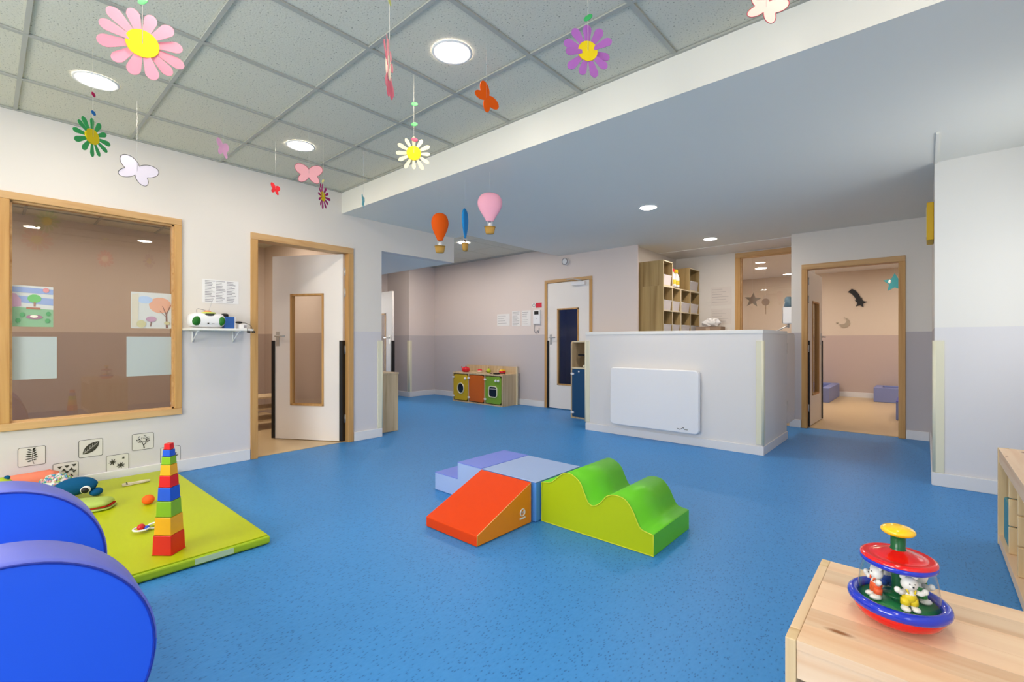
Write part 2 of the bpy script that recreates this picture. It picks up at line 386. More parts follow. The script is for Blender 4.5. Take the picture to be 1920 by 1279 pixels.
skirt('baseboard_nap_room', 'X', -3.3, 1.6, 11.182, 11.2, 0.1)
skirt('baseboard_right', 'Y', -2.4, 4.78, 0.782, 0.80)

# ------------------------------------------------------------------ corner guards
def guard(loc, ax, label):
    t = thing('corner_guard', label, 'corner guard', loc)
    sx, sy = ax
    b = MB(); b.box(*sorted((0, sx*0.055)), *sorted((0, -sy*0.012)), 0, 1.0, M_CREAM); b.build('side_strip', t, bevel=0.004)
    b = MB(); b.box(*sorted((0, -sx*0.012)), *sorted((0, sy*0.055)), 0, 1.0, M_CREAM); b.build('side_strip', t, bevel=0.004)
    b = MB(); b.tube([(0, 0, 0.0), (0, 0, 1.0)], 0.014, M_CREAM, 10); b.build('nose', t)
guard((0.05, 4.80, 0.10), (1, 1), 'cream corner guard on the white wall end at the right')
guard((-1.17, 4.94, 0.10), (-1, 1), 'cream corner guard on the front right edge of the counter')
guard((-3.15, 4.94, 0.10), (1, 1), 'cream corner guard at the left end of the counter')
guard((-4.68, 3.03, 0.10), (-1, -1), 'cream corner guard where the left wall ends at the passage')
guard((-7.54, 5.50, 0.10), (-1, 1), 'cream corner guard on the far left corridor corner')

# ------------------------------------------------------------------ doors
def handle(leaf, x, z, side, y0, dirx):
    b = MB(); b.box(x-0.02, x+0.02, *sorted((y0, y0+side*0.006)), z-0.11, z+0.05, M_CHROME)
    b.tube([(x, y0, z), (x, y0+side*0.05, z), (x+dirx*0.02, y0+side*0.055, z), (x+dirx*0.12, y0+side*0.055, z)], 0.009, M_CHROME, 8)
    b.build('handle', leaf)
def door(name, loc, rz, label, Wd, H, hinge, ang, L, guards, fw=0.062, depth=0.12, closer=False, dark=None, wz=(0.385, 1.615), win=True, frame_mats=(M_FRAMEY, M_FRAMEX), hside=(1, -1), hy0=None):
    d = thing(name, label, None, loc, rz, kind='structure')
    x0, x1 = -Wd/2, Wd/2
    for (a, c, nm) in ((x0, x0+fw, 'jamb'), (x1-fw, x1, 'jamb')):
        b = MB(); b.box(a, c, -0.016, depth+0.016, 0, H-fw, frame_mats[0]); b.build(nm, d, bevel=0.004)
    b = MB(); b.box(x0, x1, -0.016, depth+0.016, H-fw, H, frame_mats[1]); b.build('head', d, bevel=0.004)
    # leaf: local x runs from the hinge to the free edge
    hx = (x1-fw-0.003) if hinge > 0 else (x0+fw+0.003)
    hy = hy0 if hy0 is not None else (depth*0.5 if ang % 180 else 0.04)
    lf = MB(); top = H-fw-0.006; z0 = 0.012; T = 0.04
    wa, wb = L/2-0.205, L/2+0.205
    if win:
        lf.box(0, wa, 0, T, z0, top, M_LEAF); lf.box(wb, L, 0, T, z0, top, M_LEAF)
        lf.box(wa, wb, 0, T, z0, wz[0], M_LEAF); lf.box(wa, wb, 0, T, wz[1], top, M_LEAF)
    else: lf.box(0, L, 0, T, z0, top, M_LEAF)
    if hinge > 0: leaf = lf.build('leaf', d, (hx, hy, 0), R_(180-ang) if ang >= 0 else R_(180))
    else: leaf = lf.build('leaf', d, (hx, hy, 0), R_(ang))
    if win:
        bw = 0.022
        b = MB()
        for (a, c, e, f) in ((wa, wa+bw, wz[0], wz[1]), (wb-bw, wb, wz[0], wz[1]), (wa, wb, wz[0], wz[0]+bw), (wa, wb, wz[1]-bw, wz[1])):
            b.box(a, c, -0.008, T+0.008, e, f, M_FRAMEY)
        b.build('glazing_bead', leaf)
        b = MB(); b.box(wa+bw, wb-bw, T*0.45, T*0.55, wz[0]+bw, wz[1]-bw, dark or M_GLASSC); b.build('glass_pane', leaf)
    for gx in guards:
        gxx = 0.0 if gx == 'hinge' else L-0.03
        b = MB(); b.box(gxx-0.004, gxx+0.034, -0.012, T+0.012, 0.014, 1.10, M_BLACK); tag(b.build('finger_guard', leaf), 'black rubber finger guard')
    for s in hside: handle(leaf, L-0.07, 1.15, s, T if s > 0 else 0, -1)
    for hz in (0.25, 1.0, 1.62, 1.85):
        b = MB(); b.tube([(-0.006, T/2-0.02, hz-0.045), (-0.006, T/2-0.02, hz+0.045)], 0.009, M_CHROME, 8); b.build('hinge', leaf)
    if closer:
        b = MB(); b.box(-0.30, -0.06, -0.05, -0.005, 1.96, 2.01, M_WPLAS); b.build('closer_body', d, (x1-fw, 0, 0))
        b = MB(); b.tube([(-0.10, -0.04, 2.02), (-0.22, -0.13, 2.05), (-0.40, -0.03, 2.06)], 0.009, M_CHROME, 6); b.build('closer_arm', d, (x1-fw, 0, 0))
    return d, leaf
door('door_1', (-4.68, 2.155, 0), R_(90), 'open cream door with tall glazed panel in the left wall', 1.036, 2.104, 1, 59.6, 0.86, ('hinge', 'free'))
door('door_2', (-0.6725, 6.85, 0), 0, 'open door of the nap room at the right', 1.005, 2.055, -1, 88.5, 0.86, ('hinge', 'free'))
M_NAVY = pane_mat('dark_blue_glass', (0.55, 0.65, 0.85, 1), 1.6)
door('door_3', (-4.2455, 6.13, 0), 0, 'closed cream door with dark glazed panel in the far wall', 0.905, 2.085, 1, 0, 0.80, ('free',), fw=0.048, closer=True, dark=M_NAVY, hside=(1,))
door('door_4', (-8.28, 4.61, 0), R_(90), 'open white door at the end of the corridor', 0.97, 2.09, 1, 270, 0.84, ('free',), frame_mats=(M_WHITE, M_WHITE), hy0=-0.02)

# ------------------------------------------------------------------ windows
def window(name, loc, rz, label, Wd, z0, z1, fw, depth, gm):
    d = thing(name, label, None, loc, rz, kind='structure'); x0, x1 = -Wd/2, Wd/2
    for (a, c) in ((x0, x0+fw), (x1-fw, x1)):
        b = MB(); b.box(a, c, -0.02, depth+0.01, z0+fw, z1-fw, M_FRAMEY); b.build('side_frame', d, bevel=0.004)
    b = MB(); b.box(x0, x1, -0.02, depth+0.01, z1-fw, z1, M_FRAMEX); b.build('head_frame', d, bevel=0.004)
    b = MB(); b.box(x0, x1, -0.025, depth+0.01, z0, z0+fw, M_FRAMEX); b.build('sill_frame', d, bevel=0.004)
    g = fw+0.012; b = MB()
    for (a, c, e, f) in ((x0+fw, x0+g, z0+fw, z1-fw), (x1-g, x1-fw, z0+fw, z1-fw), (x0+fw, x1-fw, z0+fw, z0+g), (x0+fw, x1-fw, z1-g, z1-fw)):
        b.box(a, c, 0.01, 0.035, e, f, M_FRAMEX)
    b.build('glazing_bead', d)
    b = MB(); b.box(x0+fw, x1-fw, 0.036, 0.042, z0+fw, z1-fw, gm); b.build('glass_pane', d)
    return d
window('window_1', (-4.68, 0.585, 0), R_(90), 'wood-framed internal window in the left wall', 1.035, 0.485, 2.115, 0.052, 0.12, M_GLASS)
window('window_2', (-1.745, 7.65, 0), 0, 'wood-framed internal window of the recess behind the counter', 0.89, 0.95, 2.435, 0.072, 0.12, M_GLASSC)
def plain_window(name, axis, a0, a1, t, z0, z1, label):
    b = MB(); f = 0.06
    def put(p, q, e, g):
        if axis == 'X': b.box(p, q, t-0.02, t+0.04, e, g, M_WHITE)
        else: b.box(t-0.04, t+0.02, p, q, e, g, M_WHITE)
    put(a0, a0+f, z0, z1); put(a1-f, a1, z0, z1); put(a0+f, a1-f, z0, z0+f); put(a0+f, a1-f, z1-f, z1)
    m_ = (a0+a1)/2; put(m_-f/2, m_+f/2, z0+f, z1-f)
    struct(name, b, label)
plain_window('window_3', 'X', -3.2, -0.6, -2.53, 0.9, 2.2, 'white framed window in the rear wall')
plain_window('window_4', 'Y', 3.45, 4.55, 0.87, 0.85, 2.15, 'white framed window in the right wall beyond the shelf')
plain_window('window_5', 'Y', -2.0, -0.4, 0.87, 0.85, 2.15, 'white framed window in the right wall behind the camera')

# ------------------------------------------------------------------ counter (half-height partition box)
ct = thing('reception_counter', 'white panelled counter with grey-white front and square corners', 'counter', (-2.16, 4.94, 0))
M_CTR = mat('counter_laminate', S(226, 223, 221), 0.5, bump=(90, 0.03))
b = MB(); b.box(-0.99, 0.99, 0, 0.10, 0, 1.17, M_CTR); b.build('front_panel', ct)
b = MB(); b.box(0.89, 0.99, 0.10, 1.04, 0, 1.17, M_CTR); b.build('side_panel', ct)
b = MB(); b.box(-0.99, -0.89, 0.10, 0.50, 0, 1.17, M_CTR); b.build('side_panel', ct)
b = MB(); b.prism([(-0.995, -0.006), (0.996, -0.006), (0.996, 1.045), (0.885, 1.045), (0.885, 0.11), (-0.885, 0.11), (-0.885, 0.5), (-0.995, 0.5)], 1.17, 1.205, M_WHITE, 'XY'); b.build('capping', ct, bevel=0.003)
b = MB(); b.box(-0.99, 1.002, -0.012, 0, 0, 0.085, M_BASE); b.build('kick_board', ct, bevel=0.002)
b = MB(); b.box(0.99, 1.002, 0, 1.04, 0, 0.085, M_BASE); b.build('kick_board', ct, bevel=0.002)
gt = thing('counter_gate', 'rounded grey-white swing gate between counter and nap room wall', 'gate', (-1.19, 6.0, 0))
b = MB(); b.prism(rrect(0.0, 0.42, 0.16, 1.185, 0.06), -0.012, 0.018, M_CTR, 'YZ'); b.build('gate_panel', gt)
for z in (0.3, 0.95):
    b = MB(); b.box(-0.016, 0.022, 0.002, 0.03, z, z+0.12, M_CHROME); b.build('hinge', gt)

rad = thing('panel_heater', 'flat white electric panel heater with rounded corners on the counter front', 'heater', (-2.255, 4.94, 0.13))
b = MB(); b.prism(rrect(-0.51, 0.51, 0, 0.66, 0.045), -0.085, -0.02, M_WPLAS, 'XZ'); b.build('front_cover', rad, bevel=0.012, seg=3)
b = MB(); b.box(-0.46, 0.46, -0.02, 0.0, 0.05, 0.61, M_WHITE); b.build('back_plate', rad)
b = MB(); b.tube([(0.29, -0.087, 0.045), (0.315, -0.087, 0.037), (0.335, -0.087, 0.045), (0.352, -0.087, 0.062), (0.365, -0.087, 0.042), (0.40, -0.087, 0.04)], 0.0028, M_DINK, 4); b.build('logo', rad)

# ------------------------------------------------------------------ downlights
def downlight(loc, label, group, r=0.10, m=None):
    t = thing('downlight', label, 'ceiling light', loc, group=group)
    b = MB(); b.lathe([(r-0.008, 0.0), (r-0.008, -0.004), (r+0.008, -0.006), (r+0.012, -0.001), (r+0.012, 0)], M_WHITE); b.build('trim_ring', t)
    b = MB(); b.lathe([(0.0, -0.003), (r-0.008, -0.003), (r-0.008, 0.0), (0, 0)], m or M_LAMP); b.build('diffuser', t)
G1 = 'round downlights in the ceilings'
downlight((-3.805, 0.458, 2.6895), 'round white downlight nearest the left window', G1)
downlight((-3.82, 1.715, 2.6895), 'round white downlight near the left doorway', G1)
downlight((-1.955, 1.712, 2.6895), 'largest round white downlight in the middle of the tiled ceiling', G1)
for p, lb in (((-1.955, 0.458), 'just above the foam rocker'), ((-0.09, 0.458), 'nearest to the camera'), ((-0.09, 1.712), 'above the pine unit with the toy'), ((-3.805, -0.8), 'rear left corner'), ((-1.955, -0.8), 'rear middle'), ((-0.09, -0.8), 'rear right')):
    downlight((p[0], p[1], 2.6895), 'round white downlight out of view, '+lb, G1)
downlight((-2.118, 4.49, 2.457), 'round downlight in the smooth soffit over the counter front', G1, 0.085, M_LAMP2)
downlight((-2.157, 6.43, 2.457), 'round downlight in the soffit in front of the recess shelves', G1, 0.085, M_LAMP2)
downlight((-5.23, 4.81, 2.581), 'round downlight in the raised ceiling behind the blue balloon', G1, 0.09, M_LAMP2)
downlight((-6.2, 0.2, 2.519), 'round downlight of the room behind the left window', G1, 0.10, M_LAMP2)
downlight((-6.2, 2.1, 2.519), 'round downlight of the room behind the left doorway', G1, 0.10, M_LAMP2)
downlight((-1.0, 9.0, 2.45), 'round downlight inside the nap room', G1, 0.10, M_LAMP2)
downlight((-2.3, 9.6, 2.45), 'round downlight seen through the recess window', G1, 0.10, M_LAMP2)
downlight((-4.3, 6.85, 2.498), 'added unseen downlight brightening the lobby behind the far door', G1, 0.10, M_LAMP2)  # unseen lamp added to lighten the lobby behind the door pane
downlight((0.4, 9.8, 2.45), 'added unseen downlight brightening the right side of the nap room', G1, 0.10, M_LAMP2)  # extra lamp out of view, added to brighten the nap room
downlight((-6.6, 4.81, 2.581), 'second round downlight in the raised ceiling, hidden by the passage header', G1, 0.09, M_LAMP2)

# ------------------------------------------------------------------ soft play blocks
def vinyl(name, c, r=0.42): return mat(name, c, r, spec=0.22, bump=(7, 0.12))
V_OR = vinyl('vinyl_orange', S(224, 66, 4)); V_OR2 = vinyl('vinyl_light_orange', S(246, 144, 30))
V_LB = vinyl('vinyl_pale_blue', S(158, 182, 226)); V_PB = vinyl('vinyl_periwinkle', S(116, 136, 226)); V_B = vinyl('vinyl_sky_blue', S(84, 146, 222))
V_G = vinyl('vinyl_green', S(104, 200, 44)); V_YG = vinyl('vinyl_lime', S(172, 190, 20)); V_PIPE = vinyl('vinyl_piping', S(205, 214, 60))
t = thing('foam_ramp', 'orange foam wedge ramp with a light orange side', 'soft play block', (-2.0, 1.735, 0))
prof = [(0, 0.002), (0.46, 0.002), (0.46, 0.245), (0.0, 0.06)]
b = MB(); b.prism(prof, -0.215, 0.215, V_OR2, 'YZ', V_OR); b.build('cover', t, bevel=0.006)
b = MB(); b.tube([(0.2155, y, z) for y, z in ((0.003, 0.005), (0.003, 0.062), (0.455, 0.243))], 0.0016, mat('pale_stitching', S(250, 190, 120), 0.6), 5); b.build('stitching', t)
b = MB(); b.tube([(0.217, 0.375+0.020*math.cos(a), 0.085+0.020*math.sin(a)) for a in [2*PI*k/16 for k in range(16)]], 0.0035, M_WHITE, 5, closed=True)
b.tube([(0.217, 0.367, 0.078), (0.217, 0.367, 0.094), (0.217, 0.373, 0.08), (0.217, 0.383, 0.092), (0.217, 0.383, 0.078)], 0.002, M_WHITE, 4)
b.box(0.2155, 0.2175, 0.35, 0.40, 0.047, 0.056, M_WHITE); b.build('logo', t)
t = thing('foam_platform', 'square pale blue foam platform between steps, ramp and wave', 'soft play block', (-1.985, 2.455, 0))
b = MB(); b.box(-0.233, 0.222, -0.245, 0.235, 0.002, 0.238, V_B); b.build('body', t, bevel=0.006)
b = MB(); b.box(-0.234, 0.223, -0.246, 0.236, 0.2385, 0.245, V_LB); b.build('top_cover', t, bevel=0.003)
t = thing('foam_steps', 'two-step blue foam stairs with periwinkle treads', 'soft play block', (-2.47, 2.455, 0))
b = MB(); b.prism([(-0.245, 0.002), (0.248, 0.002), (0.248, 0.24), (0.002, 0.24), (0.002, 0.125), (-0.245, 0.125)], -0.245, 0.24, V_LB, 'XZ'); b.build('body', t, bevel=0.005)
for (x0, x1, z) in ((0.002, 0.248, 0.24), (-0.245, 0.002, 0.125)):
    b = MB(); b.box(x0, x1-0.002, -0.246, 0.241, z+0.0003, z+0.006, V_PB); b.build('tread', t, bevel=0.003)
t = thing('foam_wave', 'lime and green foam wave block with two humps', 'soft play block', (-1.752, 2.255, 0))
wp = catmull([(0, .24), (.07, .25), (.123, .293), (.172, .325), (.22, .325), (.275, .292), (.303, .24), (.331, .189), (.366, .178), (.41, .206), (.449, .25), (.501, .267), (.558, .257), (.601, .21), (.628, .155), (.654, .123), (.716, .112)], 4)
b = MB(); b.prism([(0.716, 0.002), (0.0, 0.002)]+[(p[0], p[1]) for p in wp], 0, 0.475, V_YG, 'XZ', V_G, smooth=False)
o = b.build('cover', t)
for p in o.data.polygons:
    if p.material_index == 1 and p.normal.z > 0.02: p.use_smooth = True
b = MB(); b.tube([(p[0], -0.002, p[1]) for p in wp]+[(0.718, -0.002, 0.004), (0.0, -0.002, 0.004)], 0.0028, V_PIPE, 5, closed=True); b.build('piping', t)

# ------------------------------------------------------------------ blue foam rocker, two round sides
V_RB = mat('vinyl_royal_blue', S(44, 98, 236), 0.33, spec=0.5, bump=(3.2, 0.7)); V_RR = mat('vinyl_blue_rim', S(104, 116, 216), 0.42, bump=(6, 0.1))
t = thing('foam_rocker', 'royal blue foam rocker with two big round side discs', 'soft play seat', (-1.54, 0.01, 0))
for (x0, x1) in ((-0.17, 0.0), (-0.93, -0.76)):
    r = 0.30; n = 64
    b = MB(); pts = [(r*math.cos(2*PI*k/n), 0.302+r*math.sin(2*PI*k/n)) for k in range(n)]
    b.prism(pts, x0, x1, V_RB, 'YZ', V_RR, smooth=True)
    dk = b.build('side_disc', t, bevel=0.012, seg=3)
    for xx in (x0-0.001, x1+0.001):
        b = MB(); b.tube([(xx, (r-0.008)*math.cos(2*PI*k/n), 0.302+(r-0.008)*math.sin(2*PI*k/n)) for k in range(n)], 0.003, mat('dark_blue_seam', S(30, 52, 160), 0.5), 5, closed=True); b.build('seam', dk)
b = MB(); b.prism(rrect(-0.2, 0.2, 0.12, 0.36, 0.05), -0.758, -0.172, V_RB, 'YZ', V_RR, smooth=True); b.build('seat', t)

# ------------------------------------------------------------------ floor mat and its toys
V_MAT = mat('vinyl_mat_lime', S(184, 196, 6), 0.45, spec=0.35, bump=(5, 0.1)); V_MATS = mat('vinyl_mat_side', S(170, 200, 20), 0.5)
t = thing('play_mat', 'large lime green foam mat along the left wall', 'floor mat', (-3.65, 0.06, 0))
b = MB(); b.box(-0.985, 0.995, -1.0, 0.97, 0.003, 0.046, V_MATS); b.build('mat_body', t, bevel=0.012, seg=3)
b = MB(); b.box(-0.975, 0.985, -0.99, 0.96, 0.0455, 0.052, V_MAT); b.build('top_cover', t, bevel=0.004)
b = MB(); b.box(0.9955, 0.998, 0.62, 0.79, 0.012, 0.040, mat('care_label', S(200, 222, 170), 0.5)); b.build('label_patch', t)
MZ = 0.052
# stacking cup tower
cupc = [S(222, 26, 20), S(244, 176, 20), S(134, 184, 16), S(34, 88, 204)]
cups = []
z = MZ
hs = [.096, .087, .077, .066, .057, .053, .039, .034, .031]; ws = [.095, .085, .075, .066, .058, .051, .045, .038, .030]
cn = ['red', 'yellow', 'green', 'blue']; pos = ['widest, at the foot', 'second from the foot', 'third from the foot', 'fourth from the foot', 'fifth from the foot', 'sixth, above the upper red one', 'seventh, small', 'eighth, just under the top', 'topmost, smallest']
tp = ['largest red stacking cup at the foot of the tower', 'larger yellow stacking cup on the largest red cup', 'larger green stacking cup on the larger yellow cup', 'larger blue stacking cup below the middle red cup',
      'middle red stacking cup halfway up the tower', 'smaller yellow stacking cup above the middle red cup', 'smaller green stacking cup above the smaller yellow cup', 'smaller blue stacking cup just below the tower top', 'tiny red stacking cup on the very top of the tower']
for i, (h, w) in enumerate(zip(hs, ws)):
    m = mat('cup_plastic_'+cn[i % 4], cupc[i % 4], 0.3, spec=0.5)
    t = thing('stacking_cup', tp[i], 'stacking cup', (-2.815, 0.611, z), R_(41+random.uniform(-2, 2)), 'stacking cups in the toy tower')
    b = MB(); w2 = w*0.47; w1 = w*0.5; tck = 0.003
    # upside-down cup: open at the bottom, closed at the top
    def ring(s_, zz): return [(-s_, -s_, zz), (s_, -s_, zz), (s_, s_, zz), (-s_, s_, zz)]
    vs = ring(w1, 0.0005)+ring(w2, h-0.001)+ring(w1-tck, 0.0005)+ring(w2-tck, h-0.005)
    fs = [(0,1,5,4), (1,2,6,5), (2,3,7,6), (3,0,4,7), (4,5,6,7), (8,9,13,12), (9,10,14,13), (10,11,15,14), (11,8,12,15), (12,13,14,15), (0,1,9,8), (1,2,10,9), (2,3,11,10), (3,0,8,11)]
    b.add(vs, fs, m); b.build('cup_body', t, bevel=min(0.003, h*0.06))
    b = MB(); rr_ = w1+0.0008
    b.tube([(-rr_, -rr_, 0.003), (rr_, -rr_, 0.003), (rr_, rr_, 0.003), (-rr_, rr_, 0.003)], 0.0016, m, 5, closed=True); b.build('rim', t)
    z += h
# orange ball
b = MB(); b.ball((0, 0, 0.030), (0.036, 0.034, 0.030), mat('orange_fabric', S(244, 100, 10), 0.7), 24, 14)
tag(b.build('soft_ball', loc=(-3.73, 0.70, MZ)), 'small orange ball on the lime mat', 'ball')
# rattle
t = thing('rattle', 'white ring rattle with red and blue beads on the mat', 'toy', (-3.22, 0.60, MZ), 0.5)
b = MB(); b.tube([(0.035*math.cos(a)-0.0, 0.028*math.sin(a), 0.012+0.006*math.sin(a)) for a in [2*PI*k/20 for k in range(20)]], 0.006, M_WPLAS, 8, closed=True); b.build('ring', t, loc=(0.0, 0.038, 0))
b = MB(); b.tube([(0.036*math.cos(a), 0.034*math.sin(a), 0.016) for a in [2*PI*k/20 for k in range(20)]], 0.005, M_WPLAS, 8, closed=True); b.build('ring', t, loc=(0, -0.034, 0.006))
b = MB(); b.ball((0, -0.034, 0.030), 0.019, mat('red_plastic', S(205, 30, 34), 0.3)); b.build('bead', t)
b = MB(); b.ball((0.02, -0.018, 0.022), 0.014, mat('blue_plastic', S(30, 80, 200), 0.3)); b.build('bead', t)
b = MB(); b.ball((0.0, 0.045, 0.014), (0.012, 0.016, 0.010), mat('yellow_green_plastic', S(200, 200, 40), 0.4)); b.build('bead', t)
# white wooden clapper
t = thing('hand_clapper', 'small white wooden clapper with a bow shape on the mat', 'toy', (-4.32, 0.735, MZ), R_(88))
b = MB(); pts = [(-0.075, -0.012), (-0.03, -0.018), (0.0, -0.010), (0.05, -0.020), (0.085, -0.008), (0.085, 0.010), (0.05, 0.020), (0.0, 0.010), (-0.04, 0.016), (-0.075, 0.008)]
b.prism(pts, 0.004, 0.010, mat('pale_wood_toy', S(228, 216, 190), 0.5), 'XY'); b.build('lower_paddle', t, rz=0.12)
b = MB(); b.prism(pts, 0.012, 0.018, mat('pale_wood_toy', S(228, 216, 190), 0.5), 'XY'); b.build('upper_paddle', t, rz=-0.05)
b = MB(); b.box(-0.052, -0.046, -0.018, 0.018, 0.002, 0.021, M_DINK); b.build('cord', t)

def fabric(name, c): return mat(name, c, 0.9, spec=0.1, bump=(40, 0.3))
F_NAVY = fabric('plush_navy', S(22, 84, 128)); F_LIME = fabric('plush_lime', S(176, 198, 60)); F_SAL = fabric('plush_salmon', S(244, 140, 112)); F_RED = fabric('plush_red', S(200, 40, 20)); F_CR = fabric('plush_cream', S(226, 206, 176)); F_PALE = fabric('plush_pale_green', S(178, 200, 104))
# navy whale head plush
t = thing('plush_whale', 'navy plush whale with a big round eye lying against the wall', 'plush toy', (-4.22, 0.42, MZ), R_(70))
b = MB(); rp = catmull([(-0.13, 0, 0.046), (-0.08, 0, 0.064), (-0.02, 0, 0.080), (0.045, 0, 0.085), (0.09, 0.0, 0.070)], 4)
n = len(rp); b.tube(rp, [0.016+0.044*math.sin(PI*(0.15+0.8*i/(n-1))) for i in range(n)], F_NAVY, 14); b.build('body', t)
b = MB(); b.ball((0.045, -0.043, 0.062), (0.028, 0.016, 0.026), M_WHITE); e = b.build('eye', t)
b = MB(); b.ball((0.045, -0.052, 0.060), (0.021, 0.014, 0.020), M_BLACK); b.build('pupil', e)
b = MB(); b.ball((0.09, 0.0, 0.030), (0.035, 0.05, 0.026), F_NAVY); b.build('jaw', t)
# flat lime crocodile puppet
t = thing('plush_crocodile', 'flat pale green plush crocodile snout with red mouth lining', 'plush toy', (-3.88, 0.44, MZ), R_(60))
def blob(pts, z0, z1, m, mb):
    c = (sum(p[0] for p in pts)/len(pts), sum(p[1] for p in pts)/len(pts)); lay = []
    for s_, zz in ((0.94, z0), (1.0, z0+(z1-z0)*0.3), (0.9, z0+(z1-z0)*0.75), (0.55, z1), (0.02, z1*1.02)):
        lay.append([(c[0]+(p[0]-c[0])*s_, c[1]+(p[1]-c[1])*s_, zz) for p in pts])
    n = len(pts); vs = [q for l in lay for q in l]
    fs = [(k*n+i, k*n+(i+1) % n, (k+1)*n+(i+1) % n, (k+1)*n+i) for k in range(len(lay)-1) for i in range(n)]+[list(range(n))[::-1]]
    mb.add(vs, fs, m, True)
ov = catmull([(0.12, 0.0), (0.11, 0.06), (0.04, 0.09), (-0.08, 0.085), (-0.16, 0.05), (-0.17, -0.03), (-0.1, -0.085), (0.03, -0.09), (0.11, -0.055), (0.12, 0.0)], 4)[:-1]
b = MB(); blob(ov, 0.006, 0.022, F_PALE, b); b.build('lower_jaw', t)
b = MB(); blob([(p[0]*0.97, p[1]*0.97) for p in ov], 0.022, 0.028, F_RED, b); tag(b.build('mouth_lining', t), 'red felt mouth lining')
b = MB(); blob([(p[0]*1.0-0.01, p[1]) for p in ov], 0.028, 0.062, F_PALE, b); b.build('upper_jaw', t)
# salmon bolster with lime ends
t = thing('bolster_cushion', 'salmon and lime plush bolster lying along the wall', 'cushion', (-4.57, 0.225, MZ), R_(90))
b = MB(); b.tube([(-0.14, 0, 0.072), (-0.10, 0, 0.075), (0.08, 0, 0.078), (0.12, 0, 0.072)], [0.060, 0.070, 0.072, 0.058], F_SAL, 18); b.build('cushion_body', t)
b = MB(); b.tube([(-0.20, 0, 0.06), (-0.17, 0, 0.07), (-0.135, 0, 0.072)], [0.03, 0.055, 0.064], F_LIME, 16); b.build('end_cap', t)
# multicolour ribbon plush
t = thing('ribbon_plush', 'multicoloured tufted plush ball between the bolster and the whale', 'plush toy', (-4.40, 0.325, MZ))
tuf = [fabric('tuft_white', S(232, 236, 226)), fabric('tuft_teal', S(90, 170, 170)), fabric('tuft_pink', S(232, 170, 180)), fabric('tuft_green', S(170, 205, 110)), fabric('tuft_blue', S(120, 150, 210))]
b = MB(); b.ball((0, 0, 0.075), (0.07, 0.085, 0.065), tuf[0]); b.build('body', t)
b = MB(); random.seed(3)
for k in range(260):
    a = random.uniform(0, 2*PI); th = math.acos(random.uniform(-0.5, 1))
    c = (0.074*math.sin(th)*math.cos(a), 0.089*math.sin(th)*math.sin(a), 0.075+0.069*math.cos(th))
    b.ball(c, (random.uniform(.006, .011), random.uniform(.005, .010), random.uniform(.005, .009)), tuf[k % 5], 6, 4)
tag(b.build('tufts', t), kind='stuff')
# frog plush at the far left
t = thing('plush_frog', 'lime green plush frog with navy eyes at the left edge', 'plush toy', (-4.375, 0.075, MZ))
b = MB(); b.ball((0, 0, 0.06), (0.065, 0.055, 0.06), F_CR); b.build('body', t)
b = MB(); b.ball((0, 0, 0.14), (0.055, 0.05, 0.042), F_LIME); b.build('head', t)
for s_ in (-1, 1):
    b = MB(); b.ball((0.01, s_*0.025, 0.178), 0.015, F_NAVY, 10, 8); b.build('eye', t)
for s_ in (-1, 1):
    b = MB(); b.tube([(0.01, s_*0.05, 0.08), (0.05, s_*0.075, 0.05), (0.08, s_*0.07, 0.03)], [0.018, 0.015, 0.018], F_CR, 8); b.build('arm', t)

# ------------------------------------------------------------------ wall stickers on the left wall
def sticker(y, z, w, h, label, draw):
    t = thing('wall_sticker', label, 'wall sticker', (-4.679, y, z), R_(90), 'framed plant stickers below the left window')
    # local x along the wall, -y towards the room
    b = MB(); b.prism(rrect(-w/2, w/2, -h/2, h/2, 0.010, 3), -0.0010, -0.0002, mat('sticker_film', S(218, 215, 210), 0.6), 'XZ'); b.build('film', t)
    b = MB(); b.tube([(p[0], -0.0015, p[1]) for p in rrect(-w/2, w/2, -h/2, h/2, 0.010, 3)], 0.0013, M_DINK, 4, closed=True); b.build('border', t)
    b = MB(); draw(b); b.build('motif', t)
def leafpoly(cx, cz, L, Wd, ang, n=7):
    pts = []
    for k in range(n+1): 
        u = k/n; pts.append((u*L, Wd/2*math.sin(PI*u)**0.8 if 0 < u < 1 else 0))
    pts += [(p[0], -p[1]) for p in pts[-2:0:-1]]
    c, s_ = math.cos(ang), math.sin(ang)
    return [(cx+p[0]*c-p[1]*s_, cz+p[0]*s_+p[1]*c) for p in pts]
def fern(b):
    b.tube([(0.01, -0.0025, -0.055), (0.0, -0.0025, -0.02), (0.005, -0.0025, 0.04)], 0.0012, M_DINK, 4)
    for k in range(6):
        zz = -0.03+0.014*k; l = 0.036-0.002*k if k > 0 else 0.024
        b.prism(leafpoly(0.0, zz, l, 0.010, R_(190-8*k)), -0.003, -0.0015, M_DINK)
        b.prism(leafpoly(0.006, zz+0.003, l*0.75, 0.009, R_(12+8*k)), -0.003, -0.0015, M_DINK)
    b.prism(leafpoly(0.005, 0.035, 0.024, 0.009, R_(75)), -0.003, -0.0015, M_DINK)
def tris(b):
    for r_ in range(3):
        for c in range(5-r_):
            x = -0.045+0.019*c+0.019*r_*0.5+0.008; zz = 0.03-0.032*r_
            if (c+r_) % 2 == 0: pts = [(x-0.017, zz+0.013), (x+0.017, zz+0.013), (x, zz-0.013)]
            else: pts = [(x-0.015, zz-0.014), (x+0.015, zz-0.014), (x, zz+0.010)]
            x_ = x
            b.prism([(p[0]*1.15, p[1]) for p in pts] if False else pts, -0.003, -0.0015, M_DINK)
